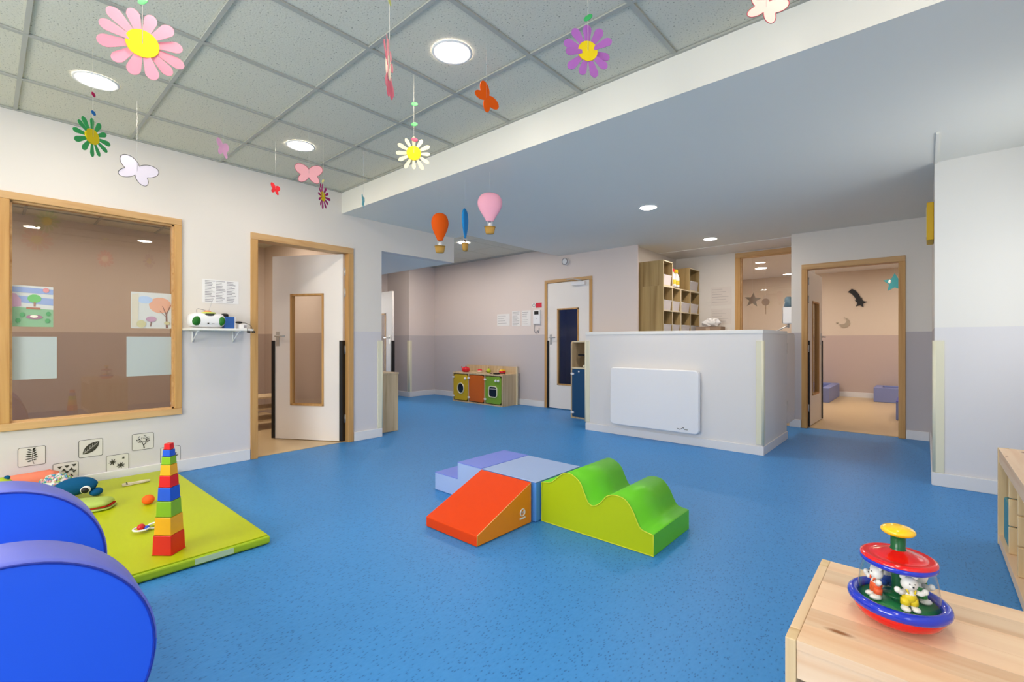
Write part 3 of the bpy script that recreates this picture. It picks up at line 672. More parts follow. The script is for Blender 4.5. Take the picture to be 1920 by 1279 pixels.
def tris2(b):
    for (x, zz, up) in ((-0.032, 0.03, 0), (0.006, 0.031, 0), (0.044, 0.034, 0), (-0.010, 0.012, 1), (0.030, 0.012, 1), (0.006, -0.010, 0), (0.044, -0.010, 0), (0.028, -0.032, 1)):
        pts = [(x-0.0135, zz+0.010), (x+0.0135, zz+0.010), (x, zz-0.009)] if not up else [(x-0.0135, zz-0.009), (x+0.0135, zz-0.009), (x, zz+0.010)]
        b.prism(pts, -0.003, -0.0015, M_DINK)
def bigleaf(b):
    b.prism(leafpoly(-0.045, -0.040, 0.125, 0.058, R_(42), 12), -0.0028, -0.0015, M_DINK)
    w_ = mat('sticker_film', S(216, 216, 208))
    b.tube([(-0.04, -0.003, -0.036), (0.04, -0.003, 0.036)], 0.0011, w_, 4)
    for k in range(5):
        u = 0.015+0.019*k; cx, cz = -0.045+u*0.743, -0.04+u*0.669
        b.tube([(cx, -0.003, cz), (cx+0.022, -0.003, cz+0.003)], 0.0009, w_, 4); b.tube([(cx, -0.003, cz), (cx+0.002, -0.003, cz+0.024)], 0.0009, w_, 4)
def blooms(b):
    for (x, zz, r_) in ((-0.030, 0.012, 0.026), (0.018, -0.020, 0.026), (0.034, 0.034, 0.010)):
        for k in range(8): b.prism(leafpoly(x, zz, r_, r_*0.26, 2*PI*k/8+0.2), -0.003, -0.0015, M_DINK)
def treem(b):
    b.tube([(0.008, -0.002, -0.055), (0.004, -0.002, -0.03), (-0.006, -0.002, -0.008)], [0.004, 0.003, 0.001], M_DINK, 5)
    b.tube([(0.004, -0.002, -0.03), (0.018, -0.002, -0.012), (0.02, -0.002, 0.0)], [0.003, 0.002, 0.001], M_DINK, 5)
    rnd = random.Random(2)
    for k in range(80):
        a = rnd.uniform(0, 2*PI); r_ = math.sqrt(rnd.uniform(0.1, 1)); x, zz = 0.042*r_*math.cos(a)+0.002, 0.014+0.034*r_*math.sin(a)
        if zz < -0.012: continue
        b.prism([(x+0.003*math.cos(q), zz+0.003*math.sin(q)) for q in (0, 1.6, 3.1, 4.7)], -0.003, -0.0015, M_DINK)
def palm(b):
    for k in range(7): b.prism(leafpoly(0.0, -0.02, 0.055, 0.012, R_(10+27*k)), -0.003, -0.0015, M_DINK)
    b.tube([(0, -0.002, -0.055), (0, -0.002, -0.02)], 0.002, M_DINK, 4)
for (y0, y1, z0, z1, lb, dr) in ((.156, .294, .226, .358, 'black framed sticker of a fern frond', fern), (.328, .465, .087, .216, 'black framed sticker of small triangles', tris2),
        (.465, .601, .231, .362, 'black framed sticker of one large leaf', bigleaf), (.62, .756, .089, .22, 'black framed sticker of three starry blooms', blooms),
        (.775, .913, .23, .361, 'black framed sticker of a round tree', treem), (.957, 1.094, .093, .224, 'black framed sticker partly hidden behind the cup tower', palm)):
    sticker((y0+y1)/2, (z0+z1)/2, y1-y0-0.003, z1-z0-0.003, lb, dr)

# ------------------------------------------------------------------ papers on the window and on walls
def picture(y0, y1, z0, z1, label, items, base):
    t = thing('window_drawing', label, 'drawing', (-4.7132, (y0+y1)/2, (z0+z1)/2), R_(90), 'sheets stuck on the left window glass'); w, h = y1-y0, z1-z0
    b = MB(); b.box(-w/2, w/2, 0, 0.0015, -h/2, h/2, base); b.build('sheet', t)
    if items:
        b = MB(); items(b, w, h); b.build('drawn_scene', t)
def el(cx, cz, rx, rz_, n=14): return [(cx+rx*math.cos(2*PI*k/n), cz+rz_*math.sin(2*PI*k/n)) for k in range(n)]
C_ = lambda n_, c: mat('crayon_'+n_, c, 0.85)
def garden(b, w, h):
    y = -0.001
    def pl(p, m): 
        nonlocal y; b.prism(p, y, y+0.0007, m); y -= 0.0004
    pl([(-w/2, -h/2), (w/2, -h/2), (w/2, -0.02), (-w/2, -0.005)], C_('grass', S(140, 178, 144)))
    pl([(-w/2, 0.03), (w/2, 0.01), (w/2, 0.06), (-w/2, 0.075)], C_('sky', S(150, 166, 206)))
    pl([(-w/2, 0.098), (w/2, 0.088), (w/2, 0.125), (-w/2, 0.135)], C_('sky', S(150, 166, 206)))
    pl([(-w/2, -0.01), (-0.055, 0.0), (-0.055, 0.045), (-0.08, 0.085), (-w/2, 0.09)], C_('house', S(196, 160, 184)))
    pl(el(0.01, 0.055, 0.035, 0.030), C_('tree', S(120, 186, 118)))
    pl([(0.006, 0.0), (0.016, 0.0), (0.016, 0.03), (0.006, 0.03)], C_('trunk', S(170, 130, 110)))
    pl([(-0.03, -0.02), (0.04, -0.022), (0.04, -0.008), (-0.03, -0.006)], C_('fence', S(170, 120, 100)))
    pl(el(0.01, -0.075, 0.042, 0.016), C_('animal', S(160, 120, 140)))
    pl(el(0.008, -0.070, 0.020, 0.009), C_('cream', S(232, 226, 210)))
    pl(el(0.068, 0.118, 0.016, 0.018), C_('pink', S(216, 150, 150)))
    for (x, zz) in ((-0.07, -0.10), (0.08, -0.05), (0.075, -0.1), (-0.05, -0.06)): pl(el(x, zz, 0.012, 0.016), C_('leafy', S(96, 160, 110)))
def forest(b, w, h):
    y = -0.001
    def pl(p, m): 
        nonlocal y; b.prism(p, y, y+0.0007, m); y -= 0.0004
    pl(el(0.055, 0.045, 0.075, 0.065), C_('orange', S(216, 166, 142))); pl(el(-0.045, 0.085, 0.05, 0.03), C_('sky2', S(176, 196, 224)))
    pl([(-w/2+0.005, -h/2+0.01), (-0.09, -h/2+0.01), (-0.085, h/2-0.01), (-w/2+0.005, h/2-0.02)], C_('bark', S(206, 200, 184)))
    for (x0, z0, x1, z1, ww) in ((0.10, -0.14, 0.095, -0.01, 0.008), (0.095, -0.03, 0.07, 0.04, 0.004), (0.095, -0.03, 0.125, 0.05, 0.004), (0.095, -0.05, 0.05, 0.0, 0.003), (-0.01, -0.13, -0.005, -0.08, 0.004)):
        pl([(x0-ww, z0), (x0+ww, z0), (x1+ww*0.5, z1), (x1-ww*0.5, z1)], C_('brown', S(140, 110, 100)))
    pl(el(-0.005, -0.07, 0.035, 0.022), C_('plum', S(186, 150, 170))); pl(el(-0.07, -0.11, 0.03, 0.03), C_('olive', S(196, 190, 150)))
    pl(el(0.10, -0.10, 0.02, 0.014), C_('olive', S(196, 190, 150)))
picture(0.124, 0.334, 1.197, 1.485, 'crayon drawing of a garden at the left edge of the window glass', lambda b, w, h: garden(b, w, h), mat('drawing_paper', S(204, 206, 204), 0.8))
picture(0.774, 1.043, 1.199, 1.489, 'crayon drawing of trees at the right edge of the window glass', lambda b, w, h: forest(b, w, h), mat('drawing_paper', S(204, 206, 204), 0.8))
M_SHEET = mat('frosted_sheet', S(178, 187, 189), 0.7)
picture(0.124, 0.353, 0.828, 1.127, 'blank white sheet on the window glass below the garden drawing', None, M_SHEET)
picture(0.747, 1.043, 0.817, 1.131, 'blank white sheet on the window glass below the trees drawing', None, M_SHEET)
b = MB(); b.tube([(-4.78, 1.055, 0.56), (-4.78, 1.075, 0.72)], 0.008, M_WPLAS, 8); tag(b.build('white_rod'), 'short white rod leaning inside the window corner', 'rod')

def notice(name, loc, rz, w, h, label, rows, group=None, cat='notice', cols=1, m=M_PAPER, ink=None):
    t = thing(name, label, cat, loc, rz, group)
    b = MB(); b.box(-w/2, w/2, -0.003, -0.0005, -h/2, h/2, m); b.build('sheet', t)
    b = MB(); rnd = random.Random(int(abs(loc[0])*1000)); 
    for k in range(rows):
        zz = h/2-h*(k+0.9)/(rows+1)
        for c in range(cols):
            a = -w/2+w*0.07+c*w*0.88/cols; ww = w*0.86/cols*rnd.uniform(0.55, 0.98)
            b.box(a, a+ww, -0.0045, -0.0031, zz-h*0.011, zz+h*0.011, ink or M_INK)
    b.build('printed_lines', t)
    return t
t = notice('schedule_sheet', (-4.68, 1.395, 1.532), R_(90), 0.285, 0.205, 'white schedule with grey lines on the wall above the radio', 14, cols=3)
notice('wall_notice', (-5.628, 6.13, 1.467), 0, 0.30, 0.21, 'crumpled white notice, leftmost on the far wall', 4, 'notices on the far wall')
notice('wall_notice', (-5.325, 6.13, 1.482), 0, 0.19, 0.265, 'white notice with dense text, middle of three on the far wall', 11, 'notices on the far wall')
notice('wall_notice', (-5.097, 6.13, 1.482), 0, 0.20, 0.265, 'white notice with few lines, nearest the intercom', 7, 'notices on the far wall')
t = thing('fire_sign', 'red and white fire safety sign above the intercom', 'sign', (-4.85, 6.13, 1.69))
b = MB(); b.box(-0.04, 0.085, -0.004, -0.0005, -0.04, 0.04, mat('sign_red', S(214, 40, 62), 0.5)); b.build('red_panel', t)
b = MB(); b.box(-0.115, -0.04, -0.004, -0.0005, -0.04, 0.04, M_PAPER); b.build('white_panel', t)
b = MB(); b.tube([(-0.078+0.028*math.cos(a), -0.005, 0.028*math.sin(a)) for a in [2*PI*k/16 for k in range(16)]], 0.003, M_DINK, 4, closed=True)
b.tube([(-0.083, -0.005, -0.014), (-0.072, -0.005, 0.0), (-0.083, -0.005, 0.014)], 0.003, M_DINK, 4); b.build('pictogram', t)
t = thing('intercom', 'white wall intercom with dark screen and cable by the far door', 'intercom', (-4.855, 6.13, 1.49))
b = MB(); b.box(-0.075, 0.075, -0.03, -0.001, -0.12, 0.12, M_WPLAS); b.build('housing', t, bevel=0.008)
b = MB(); b.box(-0.045, 0.045, -0.033, -0.0305, 0.045, 0.10, mat('dark_screen', S(50, 48, 48), 0.2)); b.build('screen', t)
b = MB(); b.ball((0, -0.031, -0.02), (0.008, 0.004, 0.008), M_INK, 8, 6); b.build('button', t)
b = MB(); b.tube(catmull([(-0.05, -0.01, -0.12), (-0.06, -0.012, -0.2), (-0.03, -0.012, -0.27), (0.01, -0.012, -0.22), (0.03, -0.012, -0.26), (0.04, -0.012, -0.18)], 4), 0.004, M_INK, 5); b.build('cable', t)
t = thing('motion_sensor', 'round white sensor with a grey ring high on the far wall', 'sensor', (-4.27, 6.13, 2.349))
X90 = Matrix.Rotation(R_(90), 4, 'X')
b = MB(); b.X = X90; b.lathe([(0, 0.05), (0.045, 0.05), (0.055, 0.03), (0.055, 0.001), (0, 0.001)], M_WPLAS); b.build('housing', t)
b = MB(); b.tube([(0.05*math.cos(a), -0.05, 0.05*math.sin(a)) for a in [2*PI*k/24 for k in range(24)]], 0.006, M_INK, 6, closed=True); b.build('ring', t)

# ------------------------------------------------------------------ wall shelf, radio, etc.
t = thing('wall_shelf', 'small white bracket shelf on the left wall beside the doorway', 'shelf', (-4.68, 1.35, 1.185), R_(90))
b = MB(); b.box(-0.245, 0.235, -0.225, 0, 0, 0.018, M_WHITE); b.build('board', t, bevel=0.002)
for x in (-0.17, 0.14):
    b = MB(); b.tube([(x, -0.003, -0.001), (x, -0.19, -0.004)], 0.006, M_WPLAS, 6); b.tube([(x, -0.005, 0.0), (x, -0.005, -0.10)], 0.007, M_WPLAS, 6)
    b.tube([(x, -0.006, -0.095), (x, -0.08, -0.05), (x, -0.15, -0.006)], 0.005, M_WPLAS, 6); b.build('bracket', t)
ZS = 1.2035
t = thing('portable_radio', 'white portable CD radio with green oval speakers on the wall shelf', 'radio', (-4.545, 1.245, ZS), R_(90)); t.scale = (0.96, 1, 1.3)
b = MB(); prof = rrect(-0.085, 0.07, 0.004, 0.10, 0.04, 6)
vs = []; segs = 14; n = len(prof)
for k in range(segs+1):
    u = -1+2*k/segs; sc = math.sqrt(max(0.02, 1-abs(u)**4)); 
    for (yy, zz) in prof: vs.append((0.135*u, (yy+0.01)*(0.55+0.45*sc), 0.05+(zz-0.05)*(0.45+0.55*sc)))
fs = [(k*n+i, k*n+(i+1) % n, (k+1)*n+(i+1) % n, (k+1)*n+i) for k in range(segs) for i in range(n)]+[list(range(n)), [segs*n+i for i in range(n)]]
b.add(vs, fs, M_WPLAS, True); b.build('case', t)
for s_, sw in ((-1, 0.047), (1, 0.030)):
    b = MB(); b.ball((s_*(0.130-sw), -0.060, 0.047), (sw, 0.024, 0.030), mat('speaker_green', S(24, 110, 24), 0.5), 18, 10, Matrix.Rotation(-s_*0.5, 3, 'Z') @ Matrix.Rotation(s_*0.25, 3, 'Y')); b.build('speaker', t)
b = MB(); b.lathe([(0.0, 0), (0.055, 0), (0.058, 0.006), (0.048, 0.010), (0, 0.012)], mat('lime_plastic', S(206, 214, 90), 0.4), (0.01, -0.025, 0.094), 24); b.build('disc_lid', t, rot=(0, 0, 0))
b = MB(); b.ball((0.01, -0.066, 0.088), (0.036, 0.008, 0.012), mat('dark_display', S(60, 62, 58), 0.3)); b.build('display', t)
b = MB(); b.ball((0.01, 0.0, 0.108), (0.03, 0.02, 0.008), mat('orange_lid', S(236, 150, 110), 0.4)); b.build('lid_window', t)
b = MB(); b.box(-0.012, 0.0, -0.081, -0.076, 0.026, 0.034, M_DINK); b.box(0.02, 0.04, -0.081, -0.077, 0.028, 0.031, M_INK); b.build('front_buttons', t)
b = MB(); b.tube([(0.02, 0.02, 0.10), (0.055, 0.0, 0.20)], 0.0018, M_CHROME, 5); b.ball((0.055, 0.0, 0.20), 0.004, M_WPLAS, 8, 6); b.build('antenna', t)
b = MB(); b.tube(catmull([(-0.06, 0.03, 0.09), (-0.055, 0.05, 0.125), (0.0, 0.055, 0.120), (0.06, 0.05, 0.10), (0.08, 0.03, 0.09)], 4), 0.0022, M_INK, 5); b.build('wire_handle', t)
t = thing('blue_carton', 'blue and white upright carton behind the radio', 'box', (-4.588, 1.43, ZS), R_(90))
b = MB(); b.box(-0.045, 0.035, -0.03, 0.03, 0.0005, 0.105, mat('carton_blue', S(44, 100, 180), 0.5)); b.build('carton_body', t, bevel=0.002)
b = MB(); b.box(0.0355, 0.045, -0.03, 0.03, 0.0005, 0.105, M_WPLAS); b.build('white_edge', t)
t = thing('black_lid_jar', 'glass jar with a black cap behind the blue carton', 'jar', (-4.6585, 1.42, ZS))
b = MB(); b.lathe([(0, 0.0005), (0.02, 0.0005), (0.021, 0.01), (0.021, 0.10), (0.018, 0.105), (0, 0.105)], M_WPLAS); b.build('jar_body', t)
b = MB(); b.lathe([(0, 0.105), (0.027, 0.105), (0.029, 0.115), (0.026, 0.132), (0.014, 0.136), (0.010, 0.130), (0, 0.130)], M_BLACK); b.build('cap', t)
t = thing('power_adapter', 'white mains adapter with a grey label at the shelf end', 'adapter', (-4.56, 1.525, ZS), R_(90))
b = MB(); b.box(-0.03, 0.032, -0.03, 0.03, 0.0005, 0.042, M_WPLAS); b.build('body', t, bevel=0.005)
b = MB(); b.box(0.005, 0.028, -0.032, -0.0305, 0.008, 0.034, M_INK); b.build('label_patch', t)
t = thing('power_plug', 'black plug with a thin cable on the shelf by the door', 'plug', (-4.55, 1.50, ZS+0.044), R_(90))
b = MB(); b.ball((-0.005, -0.01, 0.012), (0.03, 0.012, 0.010), M_BLACK); b.build('plug_body', t)
b = MB(); b.tube(catmull([(0.02, -0.01, 0.012), (0.045, -0.03, 0.006), (0.055, -0.11, -0.015), (0.062, -0.13, -0.05)], 4), 0.002, M_BLACK, 5); b.build('cable', t)
t = thing('hanging_cord', 'black ring-shaped cord ends hanging at the shelf corner', 'cord', (-4.448, 1.562, 1.176), R_(90))
for dx in (-0.02, 0.018):
    b = MB(); b.tube([(dx+0.013*math.cos(a), -0.002, 0.006*math.sin(a)) for a in [2*PI*k/14 for k in range(14)]], 0.0045, M_BLACK, 6, closed=True); b.build('ring', t)
b = MB(); b.tube([(-0.03, -0.0, 0.005), (-0.03, 0.0, 0.03)], 0.002, M_BLACK, 5); b.build('strap', t)
b = MB(); b.ball((0, 0, 0.022), (0.02, 0.02, 0.022), M_WPLAS, 14, 10); tag(b.build('white_ball', loc=(-4.63, 1.475, ZS)), 'small white ball beside the black capped jar', 'ball')

# ------------------------------------------------------------------ hanging paper mobiles
def daisy(name, loc, yaw, R, pm, cm, n, label, top, beads=(), roll=0.0, pitch=0.0, cr=0.38, bead_m=None, wid=0.17):
    t = thing(name, label, 'hanging decoration', loc, R_(yaw), 'paper decorations hanging from the ceiling')
    pb = MB(); pts = []
    for k in range(19):
        u = 1-(1-k/18)**1.6; pts.append((R*(0.25+0.75*u), R*wid*(0.42+0.58*min(1, u*1.3))*math.sqrt(max(0, 1-max(0, (u-0.68)/0.32)**2.2))))
    poly = pts+[(p[0], -p[1]) for p in pts[-2::-1]]
    pb.prism(poly, -0.0008, 0.0008, pm, 'XZ'); me = pb.mesh('petal')
    for k in range(n):
        o = bpy.data.objects.new('petal', me); COL.objects.link(o); o.parent = t
        o.rotation_euler = (pitch+random.uniform(-.08, .08), -2*PI*k/n+roll, random.uniform(-.16, .16))
        s_ = random.uniform(0.9, 1.04); o.scale = (s_, 1, s_)
    b = MB(); b.X = Matrix.Rotation(R_(90), 4, 'X'); b.lathe([(0, -0.004), (R*cr, -0.004), (R*cr, 0.004), (0, 0.004)], cm, seg=28, smooth=False); b.build('flower_centre', t)
    b = MB(); b.tube([(0, -0.005, 0), (0, -0.004, top-loc[2])], 0.0011, mat('white_string', S(226, 222, 206), 0.8), 5); b.build('string', t)
    for i, (dz, m) in enumerate(beads):
        b = MB(); b.ball((0.004, -0.004, dz), (0.020, 0.003, 0.012), m, 12, 8); b.build('paper_bead', t, rz=random.uniform(-1, 1))
    return t
def P_(n_, c): return mat('paper_'+n_, c, 0.7, spec=0.2)
TOP = 2.679
green_b = P_('mint', S(120, 220, 130)); yellow_c = P_('yellow', S(244, 206, 36))
daisy('paper_daisy', (-2.175, .391, 2.20), 80, 0.132, P_('pink', S(240, 150, 166)), yellow_c, 12, 'large pink paper daisy with a yellow centre at upper left', TOP, [(0.155, green_b)], roll=0.25)
daisy('paper_daisy', (-1.007, 1.592, 2.25), 50, 0.105, P_('purple', S(160, 98, 172)), P_('gold', S(222, 196, 24)), 11, 'purple paper daisy with a yellow centre', TOP, [(0.13, P_('green', S(60, 160, 90)))], roll=0.12)
daisy('paper_daisy', (-1.553, 1.035, 2.15), 138, 0.112, P_('rose', S(226, 100, 122)), P_('cream', S(250, 228, 196)), 12, 'rose paper daisy turned almost edge-on', TOP, [(0.26, P_('pale_yellow', S(220, 220, 130)))])
daisy('paper_daisy', (-2.276, 1.693, 2.212), 53, 0.105, P_('ivory', S(248, 238, 190)), yellow_c, 12, 'ivory paper daisy hanging before the soffit', TOP, [(0.17, green_b), (0.29, green_b), (0.08, P_('rose', S(226, 100, 122)))], cr=0.40, wid=0.12)
daisy('paper_daisy', (-3.368, .389, 2.20), 132, 0.108, P_('green', S(60, 160, 90)), P_('gold', S(222, 196, 24)), 12, 'green paper daisy below a ceiling light at left', TOP, [(0.13, P_('blue', S(30, 110, 180))), (0.23, P_('crimson', S(190, 30, 90)))], wid=0.14)
daisy('paper_daisy', (-3.447, 1.716, 2.20), 125, 0.095, P_('magenta', S(168, 44, 110)), P_('gold', S(222, 196, 24)), 12, 'small magenta paper daisy above the doorway', TOP, [(0.12, P_('pale_yellow', S(220, 220, 130)))], wid=0.12)

def butterfly(loc, yaw, w, m, label, top, outline=False, roll=0.0, asym=0.0):
    t = thing('paper_butterfly', label, 'hanging decoration', loc, R_(yaw), 'paper decorations hanging from the ceiling')
    E = [((0.24, 0.13), 0.29, 0.20, 30), ((-0.24, 0.13), 0.29, 0.20, 150), ((0.185, -0.165), 0.25, 0.145, -45), ((-0.185, -0.165), 0.25, 0.145, -135)]
    pts = []
    for k in range(96):
        th = 2*PI*k/96; dx, dz = math.cos(th), math.sin(th); best = 0.10
        for (c, a_, b_, ang) in E:
            ca, sa = math.cos(R_(ang)), math.sin(R_(ang))
            ox, oz = (-c[0]*ca-c[1]*sa)/a_, (c[0]*sa-c[1]*ca)/b_
            ux, uz = (dx*ca+dz*sa)/a_, (-dx*sa+dz*ca)/b_
            A = ux*ux+uz*uz; B = 2*(ox*ux+oz*uz); Cq = ox*ox+oz*oz-1; D = B*B-4*A*Cq
            if D > 0: best = max(best, (-B+math.sqrt(D))/(2*A))
        pts.append((best*dx*w, best*dz*w))
    b = MB(); b.prism(pts, -0.0008, 0.0008, m, 'XZ'); b.build('wings', t, rot=(0, roll, 0))
    if outline:
        b = MB(); b.tube([(p[0], -0.0008, p[1]) for p in pts], 0.0017, M_DINK if outline is True else outline, 4, closed=True); b.build('ink_outline', t, rot=(0, roll, 0))
    b = MB(); b.tube([(0, -0.002, 0.0), (0, -0.002, top-loc[2])], 0.0006, mat('clear_thread', S(220, 220, 216), 0.4), 4); b.build('string', t)
lil = P_('lilac', S(206, 200, 212)); RO = mat('rose_ink', S(170, 80, 90), 0.8)
butterfly((-3.897, .672, 2.22), 80, 0.205, lil, 'white paper butterfly with a dark outline on the left', TOP, True, roll=0.35)
butterfly((-3.402, 1.588, 2.33), 65, 0.185, P_('soft_pink', S(240, 172, 176)), 'pink paper butterfly with a red outline near the magenta daisy', TOP, RO)
butterfly((-1.762, 1.785, 2.40), 82, 0.155, P_('orange', S(240, 96, 10)), 'orange paper butterfly tilted below the large ceiling light', TOP, False, roll=0.8)
butterfly((-.448, 1.945, 2.35), 25, 0.135, P_('blush', S(246, 190, 180)), 'blush pink paper butterfly cut by the top edge', TOP, RO, roll=0.5)
butterfly((-3.856, 1.531, 2.30), 120, 0.105, P_('red', S(208, 34, 44)), 'small red paper butterfly above the doorway', TOP, False, roll=0.1)
butterfly((-3.477, 2.077, 2.25), 140, 0.135, P_('aqua', S(120, 200, 210)), 'aqua paper butterfly seen edge-on before the soffit', TOP, False)
butterfly((-3.698, 1.115, 2.45), 135, 0.15, P_('orchid', S(220, 160, 200)), 'orchid pink paper butterfly seen edge-on near the ceiling', TOP, False)

def balloon(loc, yaw, h, m, flat, label, sack):
    t = thing('paper_balloon', label, 'hanging decoration', loc, R_(yaw), 'paper hot-air balloons under the soffit')
    pr = [(0.0, 1.0), (0.12, 0.985), (0.24, 0.93), (0.31, 0.83), (0.325, 0.72), (0.29, 0.60), (0.21, 0.47), (0.13, 0.36), (0.095, 0.30), (0.0, 0.30)]
    hh = h/1.0
    b = MB(); pr2 = [(p[0]*hh*0.92, (p[1]-0.65)*hh) for p in catmull(pr, 3)]
    b.lathe([(max(0, p[0]), p[1]) for p in pr2][::-1], m, seg=24, sy=flat); b.build('envelope', t)
    b = MB()
    for a in (0.6, 2.2, 3.8, 5.3): b.tube([(0.07*hh*math.cos(a), 0.03*hh*math.sin(a), -0.35*hh), (0.075*hh*math.cos(a), 0.05*hh*math.sin(a), -0.50*hh)], 0.001, M_PAPER, 4)
    b.build('basket_cords', t)
    b = MB(); b.lathe([(0, -0.66*hh), (0.09*hh, -0.66*hh), (0.11*hh, -0.62*hh), (0.13*hh, -0.49*hh), (0.12*hh, -0.49*hh), (0.10*hh, -0.60*hh), (0, -0.61*hh)], mat('basket_card', S(182, 140, 66), 0.8), seg=16, sy=0.6); bk = b.build('basket', t)
    b = MB(); b.tube([(0.13*hh*math.cos(a), 0.078*hh*math.sin(a), -0.49*hh) for a in [2*PI*k/16 for k in range(16)]], 0.010*hh, mat('basket_rim', S(150, 116, 40), 0.8), 5, closed=True); b.build('rim', bk)
    b = MB(); b.ball((0, 0, -0.50*hh), (0.065*hh, 0.02*hh, 0.07*hh), sack, 10, 8); b.ball((0, 0, -0.42*hh), (0.036*hh, 0.02*hh, 0.036*hh), mat('hair_brown', S(92, 70, 60), .8) if flat < 0.3 else sack, 10, 8); b.build('passenger', t)
    b = MB(); b.tube([(0, 0, 0.34*hh), (0, 0, 2.456-loc[2])], 0.0006, mat('clear_thread', S(220, 220, 216)), 4); b.build('string', t)
balloon((-3.247, 2.70, 2.116), 55, 0.355, P_('deep_orange', S(226, 90, 10)), 0.45, 'orange paper hot-air balloon, leftmost of three', M_PAPER)
balloon((-2.918, 2.70, 2.09), 128, 0.350, P_('azure', S(36, 134, 200)), 0.22, 'blue paper hot-air balloon between the orange and pink ones', mat('basket_figure', S(190, 150, 100), 0.8))
balloon((-2.626, 2.70, 2.176), 45, 0.331, P_('light_pink', S(238, 170, 190)), 0.5, 'pink paper hot-air balloon, rightmost of three', M_PAPER)
for o in list(bpy.data.objects):
    if o.name.startswith('envelope') and o.parent and abs(o.parent.location.x+3.247) < 1e-3: o.scale = (0.72, 1, 1)

# ------------------------------------------------------------------ toy kitchen
def hinge_clip(parent, x, z, y=-0.004):
    b = MB(); b.prism(rrect(x, x+0.055, z-0.014, z+0.014, 0.012, 3), y-0.010, y, M_WPLAS, 'XZ'); b.build('hinge_clip', parent)
kt = thing('toy_kitchen', 'wooden toy kitchen with yellow, orange and green doors', 'toy kitchen', (-6.48, 5.69, 0))
b = MB(); b.box(0, 1.235, 0, 0.35, 0.505, 0.53, M_OAKL); b.build('worktop', kt, bevel=0.002)
b = MB(); b.box(0, 1.235, 0.0, 0.35, 0.0, 0.02, M_OAKL); b.build('bottom_panel', kt)
for x in (0, 0.405, 0.81, 1.215):
    b = MB(); b.box(x, x+0.02, 0.0, 0.35, 0.02, 0.505, M_OAKL); b.build('upright', kt)
b = MB(); b.box(0.02, 1.215, 0.335, 0.35, 0.02, 0.505, mat('cabinet_inside', S(70, 58, 44), 0.8)); b.build('back_panel', kt)
b = MB(); b.box(0.0, 1.235, 0.35, 0.37, 0.0, 0.65, M_OAKL); b.build('splash_back', kt, bevel=0.002)
b = MB(); b.box(1.237, 1.257, 0.335, 0.372, 0.0, 0.655, M_EDGE); b.build('corner_post', kt)
kd = [('yellow', S(208, 172, 20)), ('orange', S(206, 98, 16)), ('green', S(118, 158, 44))]
for i, (nm, c) in enumerate(kd):
    x0 = 0.028+0.405*i; x1 = x0+0.368; m = mat('kitchen_'+nm, c, 0.4)
    b = MB(); outer = rrect(x0, x1, 0.035, 0.492, 0.045)
    if i == 1: b.prism(outer, -0.002, 0.014, m, 'XZ')
    else:
        inner = el(x0+0.19, 0.245, 0.082, 0.092, 24) if i == 0 else rrect(x0+0.085, x0+0.275, 0.145, 0.325, 0.045, 5)
        # ring between outer and inner outlines
        n = len(inner); 
        def near(p): return None
        o2 = [outer[int(round(k*len(outer)/n)) % len(outer)] for k in range(n)]
        # match start angles
        def ang(p): return math.atan2(p[1]-0.25, p[0]-(x0+0.184))
        N = 48; A = []; Bq = []
        def hit(poly, th):
            cx, cz = x0+0.184, 0.245; best = 0
            for k in range(len(poly)):
                p, q = poly[k], poly[(k+1) % len(poly)]; ex, ez = q[0]-p[0], q[1]-p[1]; dx, dz = math.cos(th), math.sin(th)
                den = dx*ez-dz*ex
                if abs(den) < 1e-12: continue
                tt = ((p[0]-cx)*ez-(p[1]-cz)*ex)/den; ss = ((p[0]-cx)*dz-(p[1]-cz)*dx)/den
                if tt > 0 and -1e-6 <= ss <= 1+1e-6: best = max(best, tt)
            return (cx+best*math.cos(th), cz+best*math.sin(th))
        for k in range(N): th = 2*PI*k/N; A.append(hit(outer, th)); Bq.append(hit(inner, th))
        vs = [(p[0], -0.002, p[1]) for p in A]+[(p[0], -0.002, p[1]) for p in Bq]+[(p[0], 0.014, p[1]) for p in A]+[(p[0], 0.014, p[1]) for p in Bq]
        fs = []
        for k in range(N):
            j = (k+1) % N; fs += [(k, j, N+j, N+k), (2*N+k, 2*N+j, 3*N+j, 3*N+k), (k, j, 2*N+j, 2*N+k), (N+k, N+j, 3*N+j, 3*N+k)]
        b.add(vs, fs, m)
        b.build('x', kt); dr = bpy.data.objects[-1] if False else None
        b = None
    if i == 1: dr = b.build('door', kt); tag(dr, 'orange door')
    else:
        dr = [o for o in kt.children if o.name == 'x' or o.name.startswith('x.')][-1]; dr.name = 'door'; tag(dr, nm+' door with '+('round porthole' if i == 0 else 'oven window'))
        b = MB(); b.tube([(p[0], -0.006, p[1]) for p in inner], 0.009, M_CREAM, 6, closed=True); b.build('window_rim', dr)
        b = MB(); b.prism(inner, 0.003, 0.006, mat('toy_window_dark', S(24, 30, 40), 0.15), 'XZ'); b.build('window_pane', dr)
        if i == 2:
            b = MB(); b.box(x0+0.095, x0+0.265, -0.004, 0.004, 0.275, 0.29, M_INK); b.build('oven_bar', dr)
        for kx in ([0.315] if i == 0 else [0.255, 0.315]):
            b = MB(); b.X = Matrix.Translation((x0+kx, -0.003, 0.425)) @ X90; b.lathe([(0, 0.022), (0.018, 0.022), (0.022, 0.016), (0.022, 0.0), (0, 0)], M_WPLAS, seg=16); b.build('knob', dr)
    for hz in (0.44, 0.10): hinge_clip(dr, x0-0.028, hz)
def on_kit(x, y): return (-6.48+x, 5.69+y, 0.5305)
M_RP = mat('red_toy_plastic', S(216, 30, 44), 0.3); M_YP = mat('yellow_toy_plastic', S(236, 190, 30), 0.35); M_GP = mat('lime_toy_plastic', S(178, 196, 30), 0.35)
